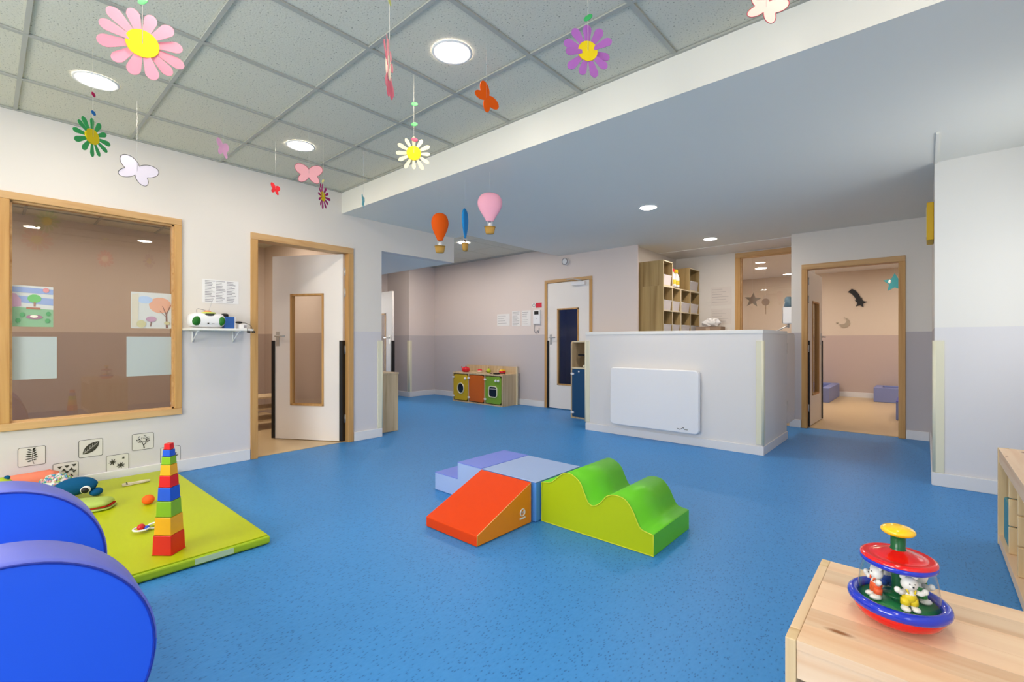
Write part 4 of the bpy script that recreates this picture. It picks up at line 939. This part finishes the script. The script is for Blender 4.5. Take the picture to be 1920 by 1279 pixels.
t = thing('toy_teapot', 'red toy teapot on the toy kitchen top', 'toy teapot', on_kit(0.22, 0.12))
b = MB(); b.lathe([(0, 0.0005), (0.05, 0.0005), (0.075, 0.03), (0.072, 0.065), (0.045, 0.09), (0, 0.095)], M_RP, seg=24); b.build('pot_body', t)
b = MB(); b.tube([(-0.06, 0, 0.04), (-0.10, 0, 0.07), (-0.115, 0, 0.095)], [0.016, 0.011, 0.009], M_RP, 8); b.build('spout', t)
b = MB(); b.ball((0, 0, 0.10), 0.012, M_RP, 10, 8); b.build('lid_knob', t)
t = thing('toy_cake', 'small toy cake with red top on the toy kitchen', 'toy food', on_kit(0.50, 0.2))
b = MB(); b.lathe([(0, 0.0005), (0.045, 0.0005), (0.05, 0.035), (0, 0.036)], mat('toy_cream', S(240, 214, 190), 0.5), seg=20); b.build('base', t)
b = MB(); b.lathe([(0.045, 0.036), (0.035, 0.058), (0, 0.062)], M_RP, seg=20); b.build('topping', t)
t = thing('toy_pear', 'lime green toy pear on the toy kitchen', 'toy food', on_kit(0.72, 0.2))
b = MB(); b.lathe([(0, 0.0005), (0.03, 0.004), (0.045, 0.03), (0.035, 0.058), (0.018, 0.078), (0, 0.086)], M_GP, seg=20); b.build('fruit', t)
b = MB(); b.tube([(0, 0, 0.084), (0.008, 0, 0.10)], 0.003, M_DINK, 5); b.build('stem', t)
t = thing('wire_whisk', 'pale wire loop utensil on the toy kitchen', 'toy utensil', on_kit(0.93, 0.24))
b = MB()
for a in (0, 1.05, 2.1): b.tube([(0.035*math.cos(q)*math.cos(a), 0.035*math.cos(q)*math.sin(a), 0.045+0.04*math.sin(q)) for q in [2*PI*k/14 for k in range(14)]], 0.003, mat('pale_wood_toy', S(228, 216, 190)), 5, closed=True)
b.build('wire_loops', t)
b = MB(); b.lathe([(0, .0005), (.018, .0005), (.018, .008), (0, .008)], mat('pale_wood_toy', S(228, 216, 190)), seg=12); b.build('foot', t)
t = thing('toy_frying_pan', 'dark toy frying pan with a long handle on the kitchen top', 'toy pan', on_kit(1.03, 0.075), 0.05)
M_PAN = mat('toy_pan_metal', S(48, 36, 34), 0.35)
b = MB(); b.lathe([(0, 0.0005), (0.055, 0.0005), (0.068, 0.020), (0.064, 0.020), (0.052, 0.005), (0, 0.005)], M_PAN, seg=24); b.build('pan', t)
b = MB(); b.tube([(0.064, 0, 0.016), (0.12, 0, 0.022), (0.19, 0, 0.014)], [0.005, 0.007, 0.006], M_PAN, 8); b.build('pan_handle', t)
t = thing('toy_spoon', 'brown toy spoon resting left of the frying pan', 'toy utensil', on_kit(0.90, 0.06), 0.3)
b = MB(); b.tube([(-0.09, 0, 0.040), (0.0, 0, 0.006)], 0.004, M_PAN, 6); b.ball((0.015, 0, 0.006), (0.018, 0.013, 0.005), M_PAN, 10, 6); b.build('spoon_body', t)
t = thing('toy_pot', 'red and yellow toy pot behind the frying pan', 'toy pot', on_kit(1.03, 0.22))
b = MB(); b.lathe([(0, 0.0005), (0.05, 0.0005), (0.06, 0.05), (0.056, 0.05), (0.046, 0.006), (0, 0.006)], M_RP, seg=24); b.build('pot_body', t)
b = MB(); b.lathe([(0.06, 0.0505), (0.045, 0.068), (0, 0.075), (0, 0.0505)], M_YP, seg=24); b.build('lid', t)
for s_ in (-1, 1):
    b = MB(); b.ball((s_*0.068, 0, 0.04), (0.014, 0.01, 0.006), M_RP, 8, 6); b.build('side_handle', t)

# ------------------------------------------------------------------ blue toy fridge unit
t = thing('toy_fridge', 'narrow wooden play cupboard with a blue door left of the counter', 'toy cupboard', (-3.79, 5.55, 0))
for x in (0, 0.40):
    b = MB(); b.prism([(0, 0), (0.36, 0), (0.36, 1.095)] + [(0.05*(1-math.sin(R_(a))), 1.095-0.05*(1-math.cos(R_(a)))) for a in (0, 30, 60, 90)][::1], x, x+0.018, M_OAKL, 'YZ'); b.build('side_panel', t)
for z, nm in ((0.0, 'bottom_panel'), (0.70, 'shelf'), (1.075, 'top_panel')):
    b = MB(); b.box(0.018, 0.40, 0.005 if z < 1 else 0.04, 0.36, z, z+0.02, M_EDGE if z > 0 else M_OAKL); b.build(nm, t)
b = MB(); b.box(0.018, 0.40, 0.345, 0.36, 0.02, 1.075, M_OAKL); b.build('back_panel', t)
b = MB(); b.prism(rrect(0.024, 0.396, 0.024, 0.695, 0.03), -0.004, 0.012, mat('fridge_blue', S(22, 72, 112), 0.45), 'XZ'); dr = b.build('door', t); tag(dr, 'dark blue door')
for hz in (0.63, 0.085): hinge_clip(dr, 0.004, hz, -0.005)
b = MB(); b.box(0.13, 0.15, -0.012, -0.004, 0.655, 0.675, M_WPLAS); b.build('catch', dr)
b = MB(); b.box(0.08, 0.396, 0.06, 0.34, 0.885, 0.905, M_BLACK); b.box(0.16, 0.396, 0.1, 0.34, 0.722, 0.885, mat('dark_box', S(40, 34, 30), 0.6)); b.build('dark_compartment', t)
b = MB(); b.ball((0.20, 0.04, 0.74), 0.02, mat('toy_cream2', S(220, 214, 190), 0.5), 10, 8); b.build('knob', t)

# ------------------------------------------------------------------ wood box at the passage
t = thing('low_wooden_cabinet', 'low pale oak cabinet standing in the passage opening', 'cabinet', (-4.83, 3.04, 0), R_(90))
b = MB(); b.box(0, 0.32, 0.0, 0.40, 0.003, 0.69, M_OAKL); b.build('body', t, bevel=0.002)
b = MB(); b.box(-0.0, 0.325, -0.006, 0.405, 0.6905, 0.712, M_OAKL); b.build('top_board', t, bevel=0.002)

# ------------------------------------------------------------------ recess storage shelves (open front faces +X)
def cube_unit(name, y0, ncol, nrow, z0, label, cw=0.31, D=0.386, group=None, rows_h=0.34):
    Wd = ncol*cw
    t = thing(name, label, 'shelving', (-3.115, y0, z0), 0, group); tk = 0.014
    for k in range(ncol+1):
        y = k*cw; b = MB()
        ya, yb = (y, y+tk) if k == 0 else ((y-tk, y) if k == ncol else (y-tk/2, y+tk/2))
        b.box(0, D, ya, yb, 0, nrow*rows_h+tk, M_OAK); b.box(D, D+0.001, ya, yb, 0, nrow*rows_h+tk, M_EDGE); b.build('side_panel' if k in (0, ncol) else 'divider', t)
    for r_ in range(nrow+1):
        zz = r_*rows_h; b = MB()
        for k in range(ncol): 
            ya = k*cw+(tk if k == 0 else tk/2); yb = (k+1)*cw-(tk if k == ncol-1 else tk/2)
            b.box(0, D, ya, yb, zz, zz+tk, M_OAK); b.box(D, D+0.001, ya, yb, zz, zz+tk, M_EDGE)
        b.build('shelf_board', t)
    b = MB(); b.box(0, 0.008, tk, Wd-tk, tk, nrow*rows_h, M_OAK); b.build('back_panel', t)
    return t
GS = 'oak storage cubes in the recess'
cube_unit('storage_shelf', 6.255, 2, 5, 0.155, 'tall oak cube shelf nearest the recess corner', 0.310, group=GS)
b = MB(); b.box(-3.115, -2.73, 6.255, 7.635, 0.0, 0.154, M_OAK); tag(b.build('shelf_plinth'), 'oak plinth under the recess shelves', 'plinth')
cube_unit('storage_shelf', 6.880, 2, 5, 0.155, 'tall oak cube shelf nearer the recess back wall', 0.378, group=GS)
cube_unit('storage_cube', 6.255, 1, 1, 1.870, 'single oak cube standing on the front shelf', 0.32, group=GS)
cube_unit('storage_cube', 7.22, 1, 1, 1.870, 'oak cube on the back shelf beside the back wall', 0.415, group=GS)
M_BIN = mat('translucent_bin', S(232, 226, 226), 0.35, trans=0.25, ior=1.2)
def bin_(y, z, w, label):
    t = thing('storage_bin', label, 'storage bin', (-2.875, y, z), 0, 'translucent bins in the recess shelves')
    b = MB(); h = 0.14; a, c = 0.145, w/2; tk = 0.004
    vs = []
    for (s_, zz) in ((0.9, 0.0005), (1.0, h), (0.965, h), (0.87, 0.006)):
        vs += [(-a*s_, -c*s_, zz), (a*s_, -c*s_, zz), (a*s_, c*s_, zz), (-a*s_, c*s_, zz)]
    fs = [(0, 1, 2, 3)]
    for L_ in range(3): fs += [(L_*4+i, L_*4+(i+1) % 4, (L_+1)*4+(i+1) % 4, (L_+1)*4+i) for i in range(4)]
    fs.append((12, 13, 14, 15)); b.add(vs, fs, M_BIN); b.build('tub', t)
    b = MB(); b.tube([(-a, -c, h), (a, -c, h), (a, c, h), (-a, c, h)], 0.005, M_WPLAS, 6, closed=True); b.build('rim', t)
    b = MB(); b.box(-a*0.8, a*0.8, -c*0.75, c*0.75, 0.008, 0.09, mat('bin_contents', S(206, 190, 180), 0.8)); b.build('contents', t)
rows = [(1.155+0.375, 'upper'), (1.155+0.034, 'lower')]
for zz, rn in ((0.155+0.34*4+0.0145, 'upper'), (0.155+0.34*3+0.0145, 'lower')):
    for y, nm in ((6.415, 'first'), (6.715, 'second'), (7.075, 'third'), (7.44, 'fourth')):
        bin_(y, zz, 0.25 if y < 6.9 else 0.31, 'translucent white bin, %s from the left in the %s bin row' % (nm, rn))
bin_(6.415, 1.8845, 0.25, 'translucent bin in the single top cube')
bin_(7.43, 1.8845, 0.31, 'translucent bin in the cube beside the back wall')
def spray(y, label, tc):
    t = thing('spray_bottle', label, 'spray bottle', (-2.785, y, 1.8845), 0, 'spray bottles on the recess shelf'); t.scale = (1.2, 1.2, 1.2)
    b = MB(); b.lathe([(0, 0.0005), (0.04, 0.0005), (0.043, 0.02), (0.042, 0.12), (0.028, 0.16), (0.014, 0.185), (0, 0.185)], M_WPLAS, seg=20, sy=0.75); b.build('bottle', t)
    b = MB(); b.lathe([(0.0405, 0.0), (0.0435, 0.005), (0.0435, 0.055), (0.0405, 0.06)], mat('yellow_label', S(240, 210, 60), 0.5), (0, 0, 0.03), 20, 0.76); b.build('label_band', t)
    b = MB(); b.box(-0.015, 0.015, -0.035, 0.03, 0.185, 0.225, tc); b.tube([(0.0, -0.02, 0.19), (0.0, -0.045, 0.165)], 0.005, tc, 6); b.build('trigger_head', t, bevel=0.006)
spray(6.70, 'white spray bottle with a red trigger on the shelf top', M_RP)
spray(6.83, 'white spray bottle with a yellow trigger on the shelf top', mat('yellow_trigger', S(250, 216, 10), 0.35))
t = thing('toy_dinosaur', 'small teal toy figure on a lower bin of the recess shelf', 'toy', (-2.85, 6.72, 0.155+0.34*3+0.0145+0.148))
M_TE = mat('teal_toy', S(60, 130, 150), 0.4)
b = MB(); b.ball((0, 0, 0.025), (0.02, 0.04, 0.02), M_TE, 12, 8); b.tube([(0, 0.02, 0.03), (0, 0.045, 0.07), (0, 0.05, 0.10)], [0.014, 0.010, 0.010], M_TE, 8)
for s_ in (-1, 1):
    for yy in (-0.02, 0.02): b.tube([(s_*0.012, yy, 0.02), (s_*0.014, yy, 0.0)], 0.007, M_TE, 6)
b.build('body', t)
b = MB(); b.ball((0.0, 0.06, 0.102), (0.012, 0.018, 0.011), M_TE, 10, 8); b.build('head', t)

t = thing('back_worktop', 'white low worktop hidden behind the counter at the recess back', 'cabinet', (-2.72, 7.25, 0))
b = MB(); b.box(0.0, 0.52, 0.0, 0.39, 0.0, 1.20, M_CTR); b.build('body', t)
b = MB(); b.box(-0.002, 0.535, -0.01, 0.395, 1.2005, 1.225, M_WHITE); b.build('top_board', t)
t = thing('cardboard_box', 'flat brown cardboard box on the recess worktop', 'box', (-2.49, 7.42, 1.2265))
b = MB(); b.box(-0.19, 0.19, -0.10, 0.10, 0, 0.085, mat('cardboard', S(150, 128, 108), 0.85)); b.build('carton_body', t, bevel=0.003)
b = MB(); b.box(-0.03, 0.03, -0.1015, -0.1003, 0.01, 0.075, mat('box_tape', S(178, 156, 134), 0.5)); b.build('tape', t)
t = thing('tissue_paper', 'crumpled white tissue paper bundle on the cardboard box', 'tissue', (-2.47, 7.42, 1.3125))
b = MB(); rnd = random.Random(5)
vs = []; fs = []; n = 18
for i in range(9):
    th = PI*i/8
    for k in range(n):
        a = 2*PI*k/n; q = 1+rnd.uniform(-.22, .22); vs.append((0.13*math.sin(th)*math.cos(a)*q, 0.07*math.sin(th)*math.sin(a)*q, max(0.0005, 0.06+0.065*math.cos(th)*q)))
for i in range(8):
    for k in range(n): fs.append((i*n+k, (i+1)*n+k, (i+1)*n+(k+1) % n, i*n+(k+1) % n))
b.add(vs, fs, M_PAPER); b.build('paper', t)
notice('recess_notice', (-2.40, 7.65, 1.80), 0, 0.31, 0.28, 'upper pale notice on the recess wall beside the window', 6, 'notices in the recess', m=mat('aged_paper', S(222, 214, 206), 0.8), ink=mat('faint_ink', S(190, 182, 178), 0.8))
notice('recess_notice', (-2.40, 7.65, 1.48), 0, 0.31, 0.24, 'lower pale notice on the recess wall above the tissue', 5, 'notices in the recess', m=mat('aged_paper', S(222, 214, 206), 0.8), ink=mat('faint_ink', S(190, 182, 178), 0.8))

# soap dispenser on the recess side wall
t = thing('soap_dispenser', 'white wall soap dispenser with a chrome elbow lever', 'dispenser', (-1.29, 7.02, 1.30))
b = MB(); b.box(-0.12, -0.005, -0.05, 0.05, 0.02, 0.24, M_WPLAS); b.build('housing', t, bevel=0.012)
b = MB(); b.lathe([(0, 0.38), (0.03, 0.375), (0.045, 0.35), (0.048, 0.245), (0, 0.245)], mat('blue_grey_bottle', S(130, 160, 176), 0.3, trans=0.3), (-0.065, 0, 0), 20); b.build('bottle', t)
b = MB(); b.tube([(-0.06, -0.03, 0.02), (-0.07, -0.05, -0.01), (-0.17, -0.10, -0.07)], 0.008, M_CHROME, 8); b.ball((-0.175, -0.103, -0.073), (0.014, 0.014, 0.010), M_WPLAS, 10, 8); b.build('elbow_lever', t)
b = MB(); b.tube([(-0.065, 0, 0.02), (-0.065, 0, -0.03)], 0.014, M_CHROME, 10); b.build('nozzle', t)
b = MB(); b.tube([(-0.125, -0.03, 0.03), (-0.132, -0.03, 0.2), (-0.10, -0.03, 0.3), (-0.06, -0.03, 0.37)], 0.004, M_CHROME, 6); b.build('wire_frame', t)

# ------------------------------------------------------------------ nap room
def starpts(R, r, n=5, a0=90): return [((R if k % 2 == 0 else r)*math.cos(R_(a0+180*k/n)), (R if k % 2 == 0 else r)*math.sin(R_(a0+180*k/n))) for k in range(2*n)]
t = thing('shooting_star', 'black shooting star cut-out seen through the nap room door', 'hanging decoration', (-1.0, 11.19, 1.93))
b = MB(); b.prism([(p[0]+0.06, p[1]-0.10) for p in starpts(0.105, 0.048, a0=80)], -0.012, 0.0, M_BLACK); b.build('star', t)
arc = catmull([(-0.11, 0.15), (-0.05, 0.11), (0.01, 0.02), (0.05, -0.10)], 5)
up = [(x+0.032, z_+0.026) for x, z_ in arc]; lo = [(x-0.032, z_-0.032) for x, z_ in arc]
b = MB(); b.prism(up+lo[::-1], -0.010, 0.0, M_BLACK); b.build('tail', t)
t = thing('paper_moon', 'silver crescent moon on the nap room wall', 'hanging decoration', (-1.2, 11.19, 1.45)); t.scale = (0.72, 1, 0.75)
mo = [(0.12*math.cos(R_(a)), 0.13*math.sin(R_(a))) for a in range(-150, 91, 15)]+[(-0.045+0.10*math.cos(R_(a)), 0.055+0.095*math.sin(R_(a))) for a in range(70, -140, -15)]
b = MB(); b.prism(mo, -0.010, 0.0, mat('silver_card', S(172, 160, 140), 0.4)); b.build('crescent', t)
b = MB(); b.ball((-0.15, -0.004, 0.0), (0.03, 0.004, 0.02), mat('silver_card', S(172, 160, 140)), 8, 6); b.build('nose_tip', t)
t = thing('teal_star', 'teal star decoration at the right edge of the nap room doorway', 'hanging decoration', (-0.37, 9.6, 2.02))
b = MB(); b.prism(starpts(0.15, 0.075), -0.02, 0.02, mat('teal_card', S(60, 150, 160), 0.5)); b.build('star', t)
b = MB(); b.ball((-0.06, -0.022, 0.02), (0.02, 0.005, 0.03), M_WHITE, 8, 6); b.build('eye_patch', t)
b = MB(); b.tube([(0, 0, 0.15), (0, 0, 0.43)], 0.001, M_PAPER, 4); b.build('string', t)
M_SIL = mat('silver_glitter', S(168, 160, 148), 0.5, 0.3, bump=(200, 0.5))
def pane_star(x, y, z, R, lb):
    t = thing('silver_star', lb, 'hanging decoration', (x, y, z), 0.2)
    b = MB(); b.prism(starpts(R, R*0.42, a0=84), -0.008, 0.008, M_SIL); b.build('star', t)
    b = MB(); b.tube([(0, 0, R), (0, 0, 2.449-z)], 0.0008, M_PAPER, 4); b.build('string', t)
pane_star(-2.11, 8.30, 1.76, 0.125, 'silver glitter star seen through the recess window')
t = thing('pale_rattle_star', 'pale round lollipop-shaped decoration beside the silver star', 'hanging decoration', (-1.99, 8.6, 1.74))
b = MB(); b.prism(el(0, 0, 0.06, 0.06, 16), -0.004, 0.004, mat('beige_card', S(188, 166, 142), 0.7)); b.build('disc', t)
b = MB(); b.box(-0.006, 0.006, -0.003, 0.003, -0.2, -0.06, mat('beige_card', S(188, 166, 142))); b.build('stick', t)
b = MB(); b.tube([(0, 0, 0.06), (0, 0, 0.709)], 0.0008, M_PAPER, 4); b.build('string', t)
V_NB = mat('nap_vinyl_blue', S(126, 138, 192), 0.45); V_NBT = mat('nap_vinyl_dark', S(40, 60, 170), 0.45)
def nest(x0, x1, y0, y1, label):
    t = thing('foam_nest', label, 'foam nest', (x0, y0, 0.004), 0, 'blue foam nests in the nap room'); w, d = x1-x0, y1-y0; h = 0.26; e = 0.12
    for (a, c, f, g) in ((0, w, 0, e), (0, w, d-e, d), (0, e, e, d-e), (w-e, w, e, d-e)):
        b = MB(); b.box(a, c, f, g, 0, h, V_NB); b.build('foam_wall', t, bevel=0.01)
    b = MB(); b.box(e+0.001, w-e-0.001, e+0.001, d-e-0.001, 0.0, 0.10, V_NBT); b.build('inner_mat', t)
nest(-0.70, 0.55, 10.55, 11.15, 'blue foam nest by the back wall of the nap room')
nest(-2.45, -1.27, 9.85, 11.15, 'blue foam nest at the left of the nap room behind the door')
t = thing('foam_block', 'blue foam block at the right edge of the nap doorway', 'foam block', (-0.31, 8.33, 0.004))
b = MB(); b.box(0, 0.5, 0, 0.9, 0, 0.25, V_NB); b.build('body', t, bevel=0.01)
b = MB(); b.box(0, 0.5, 0, 0.9, 0.2505, 0.255, V_NBT); b.build('top_cover', t)

# side room bits seen through the doorway
t = thing('wire_rack', 'low dark shelf in the room behind the left doorway', 'rack', (-6.3, 2.35, 0.004), R_(90))
for z in (0.10, 0.24, 0.38):
    b = MB(); b.box(-0.3, 0.3, -0.2, 0.2, z, z+0.02, M_OAKL); b.build('shelf_board', t)
for x in (-0.29, 0.29):
    for y in (-0.19, 0.19):
        b = MB(); b.box(x-0.012, x+0.012, y-0.012, y+0.012, 0, 0.42, M_BLACK); b.build('leg', t)

# yellow box on the return wall
t = thing('yellow_picture_box', 'narrow yellow box frame high on the wall right of the nap door', 'wall decoration', (0.05, 5.30, 1.95))
b = MB(); b.box(-0.045, 0.0, -0.14, 0.14, -0.02, 0.29, mat('yellow_frame', S(226, 180, 20), 0.5)); b.build('frame', t, bevel=0.006)
b = MB(); b.box(-0.048, -0.0455, -0.11, 0.11, 0.01, 0.26, mat('frame_card', S(240, 226, 180), 0.6)); b.build('picture_card', t)

# ------------------------------------------------------------------ pine storage units (0.94 x 0.44 x 0.52)
def pine_unit(name, loc, rz, label):
    # local: x along the length 0..0.94, y depth 0..0.437 (front at y=0), z up
    t = thing(name, label, 'storage unit', loc, rz); L, D, H = 0.94, 0.437, 0.52
    E_ = 0.019
    for i, x in enumerate((0, L-E_)):
        for y in (0, D-0.044):
            b = MB(); b.box(x, x+E_, y, y+0.044, 0, H-0.0, M_PINEZ); b.build('corner_post', t, bevel=0.002)
        b = MB(); b.box(x, x+E_, 0.0445, D-0.0445, H-0.05, H, M_PINEY); b.build('end_rail', t, bevel=0.002)
        for k in range(3):
            b = MB(); b.box(x+0.002, x+0.017, 0.0445, D-0.0445, 0.055+0.137*k, 0.185+0.137*k, M_PINEZ); b.build('side_board', t, bevel=0.003)
    for k in range(6):
        w = (D-0.004)/6; b = MB(); b.box(E_+0.0005, L-E_-0.0005, 0.002+k*w, 0.002+(k+1)*w-0.0004, H-0.018, H-0.0005, M_PINE); b.build('top_plank', t)
    b = MB(); b.box(E_+0.0005, L-E_-0.0005, 0.004, 0.022, H-0.075, H-0.019, M_PINE); b.build('front_rail', t)
    b = MB(); b.box(E_+0.0005, L-E_-0.0005, D-0.022, D-0.004, H-0.075, H-0.019, M_PINE); b.build('back_rail', t)
    b = MB(); b.box(E_+0.0005, L-E_-0.0005, 0.002, 0.042, 0.01, 0.055, M_PINE); b.build('bottom_rail', t)
    b = MB(); b.box(E_+0.0005, L-E_-0.0005, 0.0425, D-0.0445, 0.035, 0.053, M_PINE); b.build('bottom_board', t)
    for x in (0.31, 0.61):
        for k in range(3):
            b = MB(); b.box(x, x+0.020, 0.012, D-0.03, 0.0555+0.137*k, 0.187+0.137*k, M_PINEZ); b.build('partition_board', t, bevel=0.004)
    return t
pine_unit('pine_storage_unit', (-0.207, 1.042, 0), 0, 'pine storage unit in the foreground carrying the carousel toy')
pine_unit('pine_storage_unit', (0.292, 3.655, 0), R_(-90), 'pine storage unit standing along the right side')
t = thing('teal_container', 'teal plastic container in the right pine unit', 'container', (0.42, 3.50, 0.30))
b = MB(); b.box(-0.11, 0.15, -0.115, 0.09, -0.18+0.0, 0.04, mat('teal_plastic', S(40, 130, 140), 0.4)); b.build('tub', t, bevel=0.01)
t.location.z = 0.2345
# ------------------------------------------------------------------ carousel spinning toy
ty = thing('spinning_carousel_toy', 'push-top toy with yellow knob, red lid and clear dome', 'toy', (-0.043, 1.250, 0.5195))
ty.scale = (0.86, 0.86, 0.93)
PR = mat('gloss_red', S(222, 14, 20), 0.12, coat=0.6); PB = mat('gloss_blue', S(24, 50, 190), 0.12, coat=0.6); PY = mat('gloss_yellow', S(250, 200, 10), 0.12, coat=0.6); PG = mat('gloss_green', S(12, 92, 46), 0.25)
b = MB(); b.lathe([(0, 0.0005), (0.03, 0.001), (0.060, 0.006), (0.082, 0.020), (0.092, 0.038), (0.088, 0.046), (0, 0.046)], PR, seg=48); b.build('base_bowl', ty)
b = MB(); b.tube([(0.088*math.cos(2*PI*k/48), 0.088*math.sin(2*PI*k/48), 0.049) for k in range(48)], 0.0115, PB, 12, closed=True); b.build('base_ring', ty)
b = MB(); b.lathe([(0, 0.046), (0.078, 0.046), (0.080, 0.048), (0, 0.049)], mat('turf_green', S(44, 140, 70), 0.4), seg=40); b.build('turntable', ty)
M_DOME = pane_mat('clear_dome', (0.97, 0.98, 0.97, 1), 1.3)
b = MB(); b.lathe([(0.079, 0.048), (0.078, 0.07), (0.073, 0.105), (0.066, 0.132)], M_DOME, seg=48); b.build('clear_dome', ty)
b = MB(); b.lathe([(0.0, 0.135), (0.069, 0.130), (0.074, 0.134), (0.074, 0.142), (0, 0.142)], PB, seg=48); b.build('lid_ring', ty)
b = MB(); b.lathe([(0.0735, 0.1425), (0.073, 0.147), (0.066, 0.150), (0.060, 0.147), (0.045, 0.152), (0.020, 0.162), (0.0, 0.164)], PR, seg=48); b.build('lid', ty)
b = MB(); b.lathe([(0.016, 0.162), (0.0145, 0.166), (0.0145, 0.196), (0.0, 0.196)], PG, seg=24); b.build('plunger', ty)
b = MB(); b.ball((0, 0, 0.203), (0.034, 0.034, 0.012), PY, 32, 14); b.build('knob', ty)
b = MB(); b.lathe([(0.013, 0.048), (0.013, 0.135)], PG, seg=20); b.lathe([(0.013, 0.055), (0.030, 0.060), (0.030, 0.064), (0.013, 0.068)], PG, seg=20); b.build('centre_column', ty)
M_BW = mat('toy_white', S(238, 234, 226), 0.35)
def mouse(ang, r, col, nm):
    c = (r*math.cos(ang), r*math.sin(ang), 0.049); f = ang+R_(0)      # faces outwards
    b = MB(); b.X = Matrix.Translation(c) @ Matrix.Rotation(f+R_(90), 4, 'Z')   # local -y = outward
    b.ball((0, 0, 0.057), (0.0170, 0.0130, 0.0145), M_BW, 18, 12)          # head
    b.ball((-0.0125, 0.002, 0.072), (0.0065, 0.003, 0.0065), M_BW, 10, 8); b.ball((0.0125, 0.002, 0.072), (0.0065, 0.003, 0.0065), M_BW, 10, 8)
    b.ball((0, -0.010, 0.055), (0.007, 0.006, 0.005), M_BW, 10, 8)
    b.ball((0, 0, 0.034), (0.0125, 0.0105, 0.014), M_BW, 14, 10)
    for s_ in (-1, 1):
        b.tube([(s_*0.010, -0.001, 0.042), (s_*0.020, -0.006, 0.040), (s_*0.027, -0.008, 0.046)], [0.0055, 0.0055, 0.0060], M_BW, 8)
        b.ball((s_*0.0275, -0.008, 0.046), 0.0065, M_BW, 8, 6)
        b.tube([(s_*0.007, 0, 0.022), (s_*0.009, -0.001, 0.007)], 0.007, M_BW, 8)
        b.ball((s_*0.010, -0.006, 0.006), (0.009, 0.013, 0.0058), M_BW, 12, 8)
    o = b.build('mouse_figure', ty); tag(o, 'white mouse figure in %s dungarees' % nm)
    b = MB(); b.X = Matrix.Translation(c) @ Matrix.Rotation(f+R_(90), 4, 'Z')
    b.ball((0, 0, 0.030), (0.0142, 0.0122, 0.0125), col, 16, 10)
    for s_ in (-1, 1):
        b.tube([(s_*0.0075, 0, 0.026), (s_*0.009, -0.001, 0.013)], [0.0095, 0.0088], col, 10)
        b.tube([(s_*0.006, -0.0095, 0.040), (s_*0.008, -0.0085, 0.046), (s_*0.0085, 0.0, 0.050)], 0.0018, col, 6)
    b.build('dungarees', o)
    b = MB(); b.X = Matrix.Translation(c) @ Matrix.Rotation(f+R_(90), 4, 'Z')
    b.ball((-0.005, -0.0120, 0.061), 0.0013, M_BLACK, 8, 6); b.ball((0.005, -0.0120, 0.061), 0.0013, M_BLACK, 8, 6); b.ball((0, -0.0162, 0.0565), (0.0022, 0.0015, 0.0018), M_BLACK, 8, 6); b.build('face', o)
mouse(R_(-150), 0.046, mat('dungaree_orange', S(240, 96, 40), 0.4), 'orange'); mouse(R_(-62), 0.046, mat('dungaree_yellow', S(236, 206, 20), 0.4), 'yellow')
mouse(R_(30), 0.046, mat('dungaree_green', S(60, 150, 70), 0.4), 'green'); mouse(R_(118), 0.046, mat('dungaree_blue', S(50, 90, 190), 0.4), 'blue')
